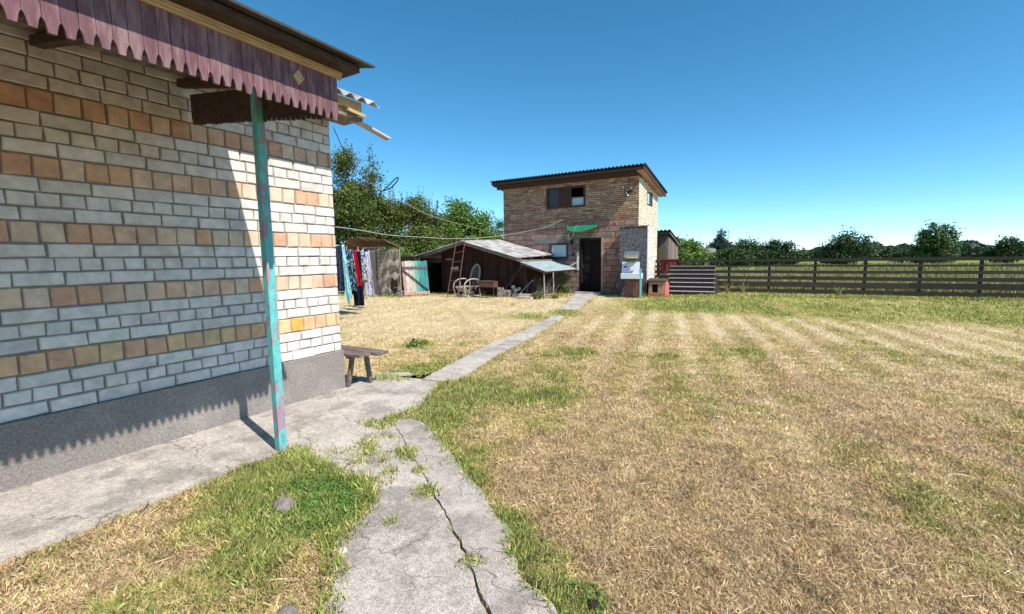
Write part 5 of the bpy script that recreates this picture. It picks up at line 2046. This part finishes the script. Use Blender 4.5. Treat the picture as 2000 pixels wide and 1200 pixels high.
for i, (nm, lx, lz, w, hz, h, c, lab, n, lf) in enumerate(FT):
    p = V(lx, lz)
    r_ = random.Random(50 + i)
    cs = [(0, 0, h - hz * .55, w * .55, w * .5, hz * .6), (-w * .5, 0, h * .45, w * .6, w * .5, h * .38), (w * .5, .3, h * .48, w * .6, w * .5, h * .38), (r_.uniform(-.4, .4) * w, 0, h * .35, w * .8, w * .6, h * .33)]
    if nm == 'pine_tree':
        cs = [(0, 0, h - hz * .35, w * .22, w * .2, hz * .4), (-.2, 0, h - hz * .9, w * .5, w * .4, hz * .4), (.3, 0, h - hz * 1.3, w * .8, w * .7, hz * .4), (-.4, 0, h * .35, w, w * .8, h * .3)]
    tree(nm, p.x, p.y, h, cs, n, lf, c, lab, 60 + i, 'tree', 'trees beyond the fence', clump=.35, trunk=.16)


# far houses and their yards
def far_house(lx, lz, w, d, hw, hr, rot, label, seed, wall=(1, 1, 1), roofc=(1, 1, 1), rm='slate'):
    p = V(lx, lz)
    t = thing('cottage', (p.x, p.y, 0), label, 'house', 'far houses beyond the fence')
    Tm = Matrix.Translation((p.x, p.y, 0)) @ Matrix.Rotation(ANG + rot, 4, 'Z')
    mb = MB()
    mb.T = Tm
    mb.prism([(-d / 2, 0), (d / 2, 0), (d / 2, hw), (0, hr - .08), (-d / 2, hw)], 'x', -w / 2, w / 2, wall)
    mb.build('wall', 'far_wall', t)
    mb = MB()
    mb.T = Tm
    for s_ in (-1, 1):
        mb.prism([(s_ * (d / 2 + .4), hw - .18), (0, hr), (0, hr + .08), (s_ * (d / 2 + .4), hw - .10)], 'x', -w / 2 - .3, w / 2 + .3, roofc)
    rf = mb.build('roof', rm, t)
    mb = MB()
    mb.T = Tm
    mb.box(w * .2, w * .2 + .3, -.15, .15, hr - .4, hr + .22, (.5, .42, .4))
    mb.build('chimney', 'far_wall', rf)
    for x in (-w * .28, w * .22):
        mb = MB()
        mb.T = Tm
        mb.box(x - .45, x + .45, -d / 2 - .03, -d / 2 - .005, hw * .38, hw * .8)
        mb.build('window', 'glass_dark', t)


far_house(30.3, 71, 2.6, 3.2, 1.75, 2.62, .05, 'low grey roofed far house between the round trees and dark trees', 1, (.45, .42, .42), (.62, .62, .66))
far_house(17.6, 52, 1.6, 4.0, 1.5, 2.2, .9, 'small far shed with pale roof beside the plank outbuilding', 2, (.5, .35, .3), (1.4, 1.4, 1.4))
# far tree line that reads as one mass
rg = np.random.default_rng(90)
n = 60000
a = rg.uniform(-.5, 1.15, n)
rad = rg.uniform(125, 150, n)
hh = .8 + 4.5 * fbm(a * 14, a * 0, 1.0, 70) ** 1.5 + 2.4 * vnoise(a * 60, a * 0, 1.0, 71) ** 2
z = rg.random(n) ** .6 * hh
lx, lz = rad * np.sin(a), rad * np.cos(a)
P_ = np.stack([CX + lx * cos(ANG) - lz * sin(ANG), CY + lx * sin(ANG) + lz * cos(ANG), z], -1)
c = np.array([.05, .08, .045])[None] * rg.uniform(.6, 1.4, (n, 1))
o = raw_mesh('far_woods', leaf_quads(P_, .55, rg, .3, 1.4), 4, c, M['leaf'])
o['kind'] = 'stuff'
# tall grass of the field beyond the fence
rg = np.random.default_rng(91)
n = 45000
th, r = rg.uniform(.05, .95, n), 21 + 60 * rg.random(n) ** 1.7
lx, lz = r * np.sin(th), r * np.cos(th)
x, y = CX + lx * cos(ANG) - lz * sin(ANG), CY + lx * sin(ANG) + lz * cos(ANG)
ok = (y > 2.95) & ~((x < .3) & (y < 9))
x, y, r = x[ok], y[ok], r[ok]
L_ = rg.uniform(.12, .45, len(x))
w = .012 + r * .0007
a2 = rg.uniform(0, 6.28, len(x))
lean = rg.normal(0, .12, (len(x), 2))
V4 = np.stack([np.stack([x - np.cos(a2) * w, y - np.sin(a2) * w, x * 0], -1), np.stack([x + np.cos(a2) * w, y + np.sin(a2) * w, x * 0], -1), np.stack([x + lean[:, 0], y + lean[:, 1], L_], -1)], 1)
g = fbm(x, y, .15, 80)[:, None]
c = (np.array([.20, .22, .06])[None] * (1 - g) + np.array([.40, .34, .16])[None] * g) * rg.uniform(.6, 1.3, (len(x), 1))
o = raw_mesh('meadow_grass', V4, 3, c, M['blade'])
o['kind'] = 'stuff'
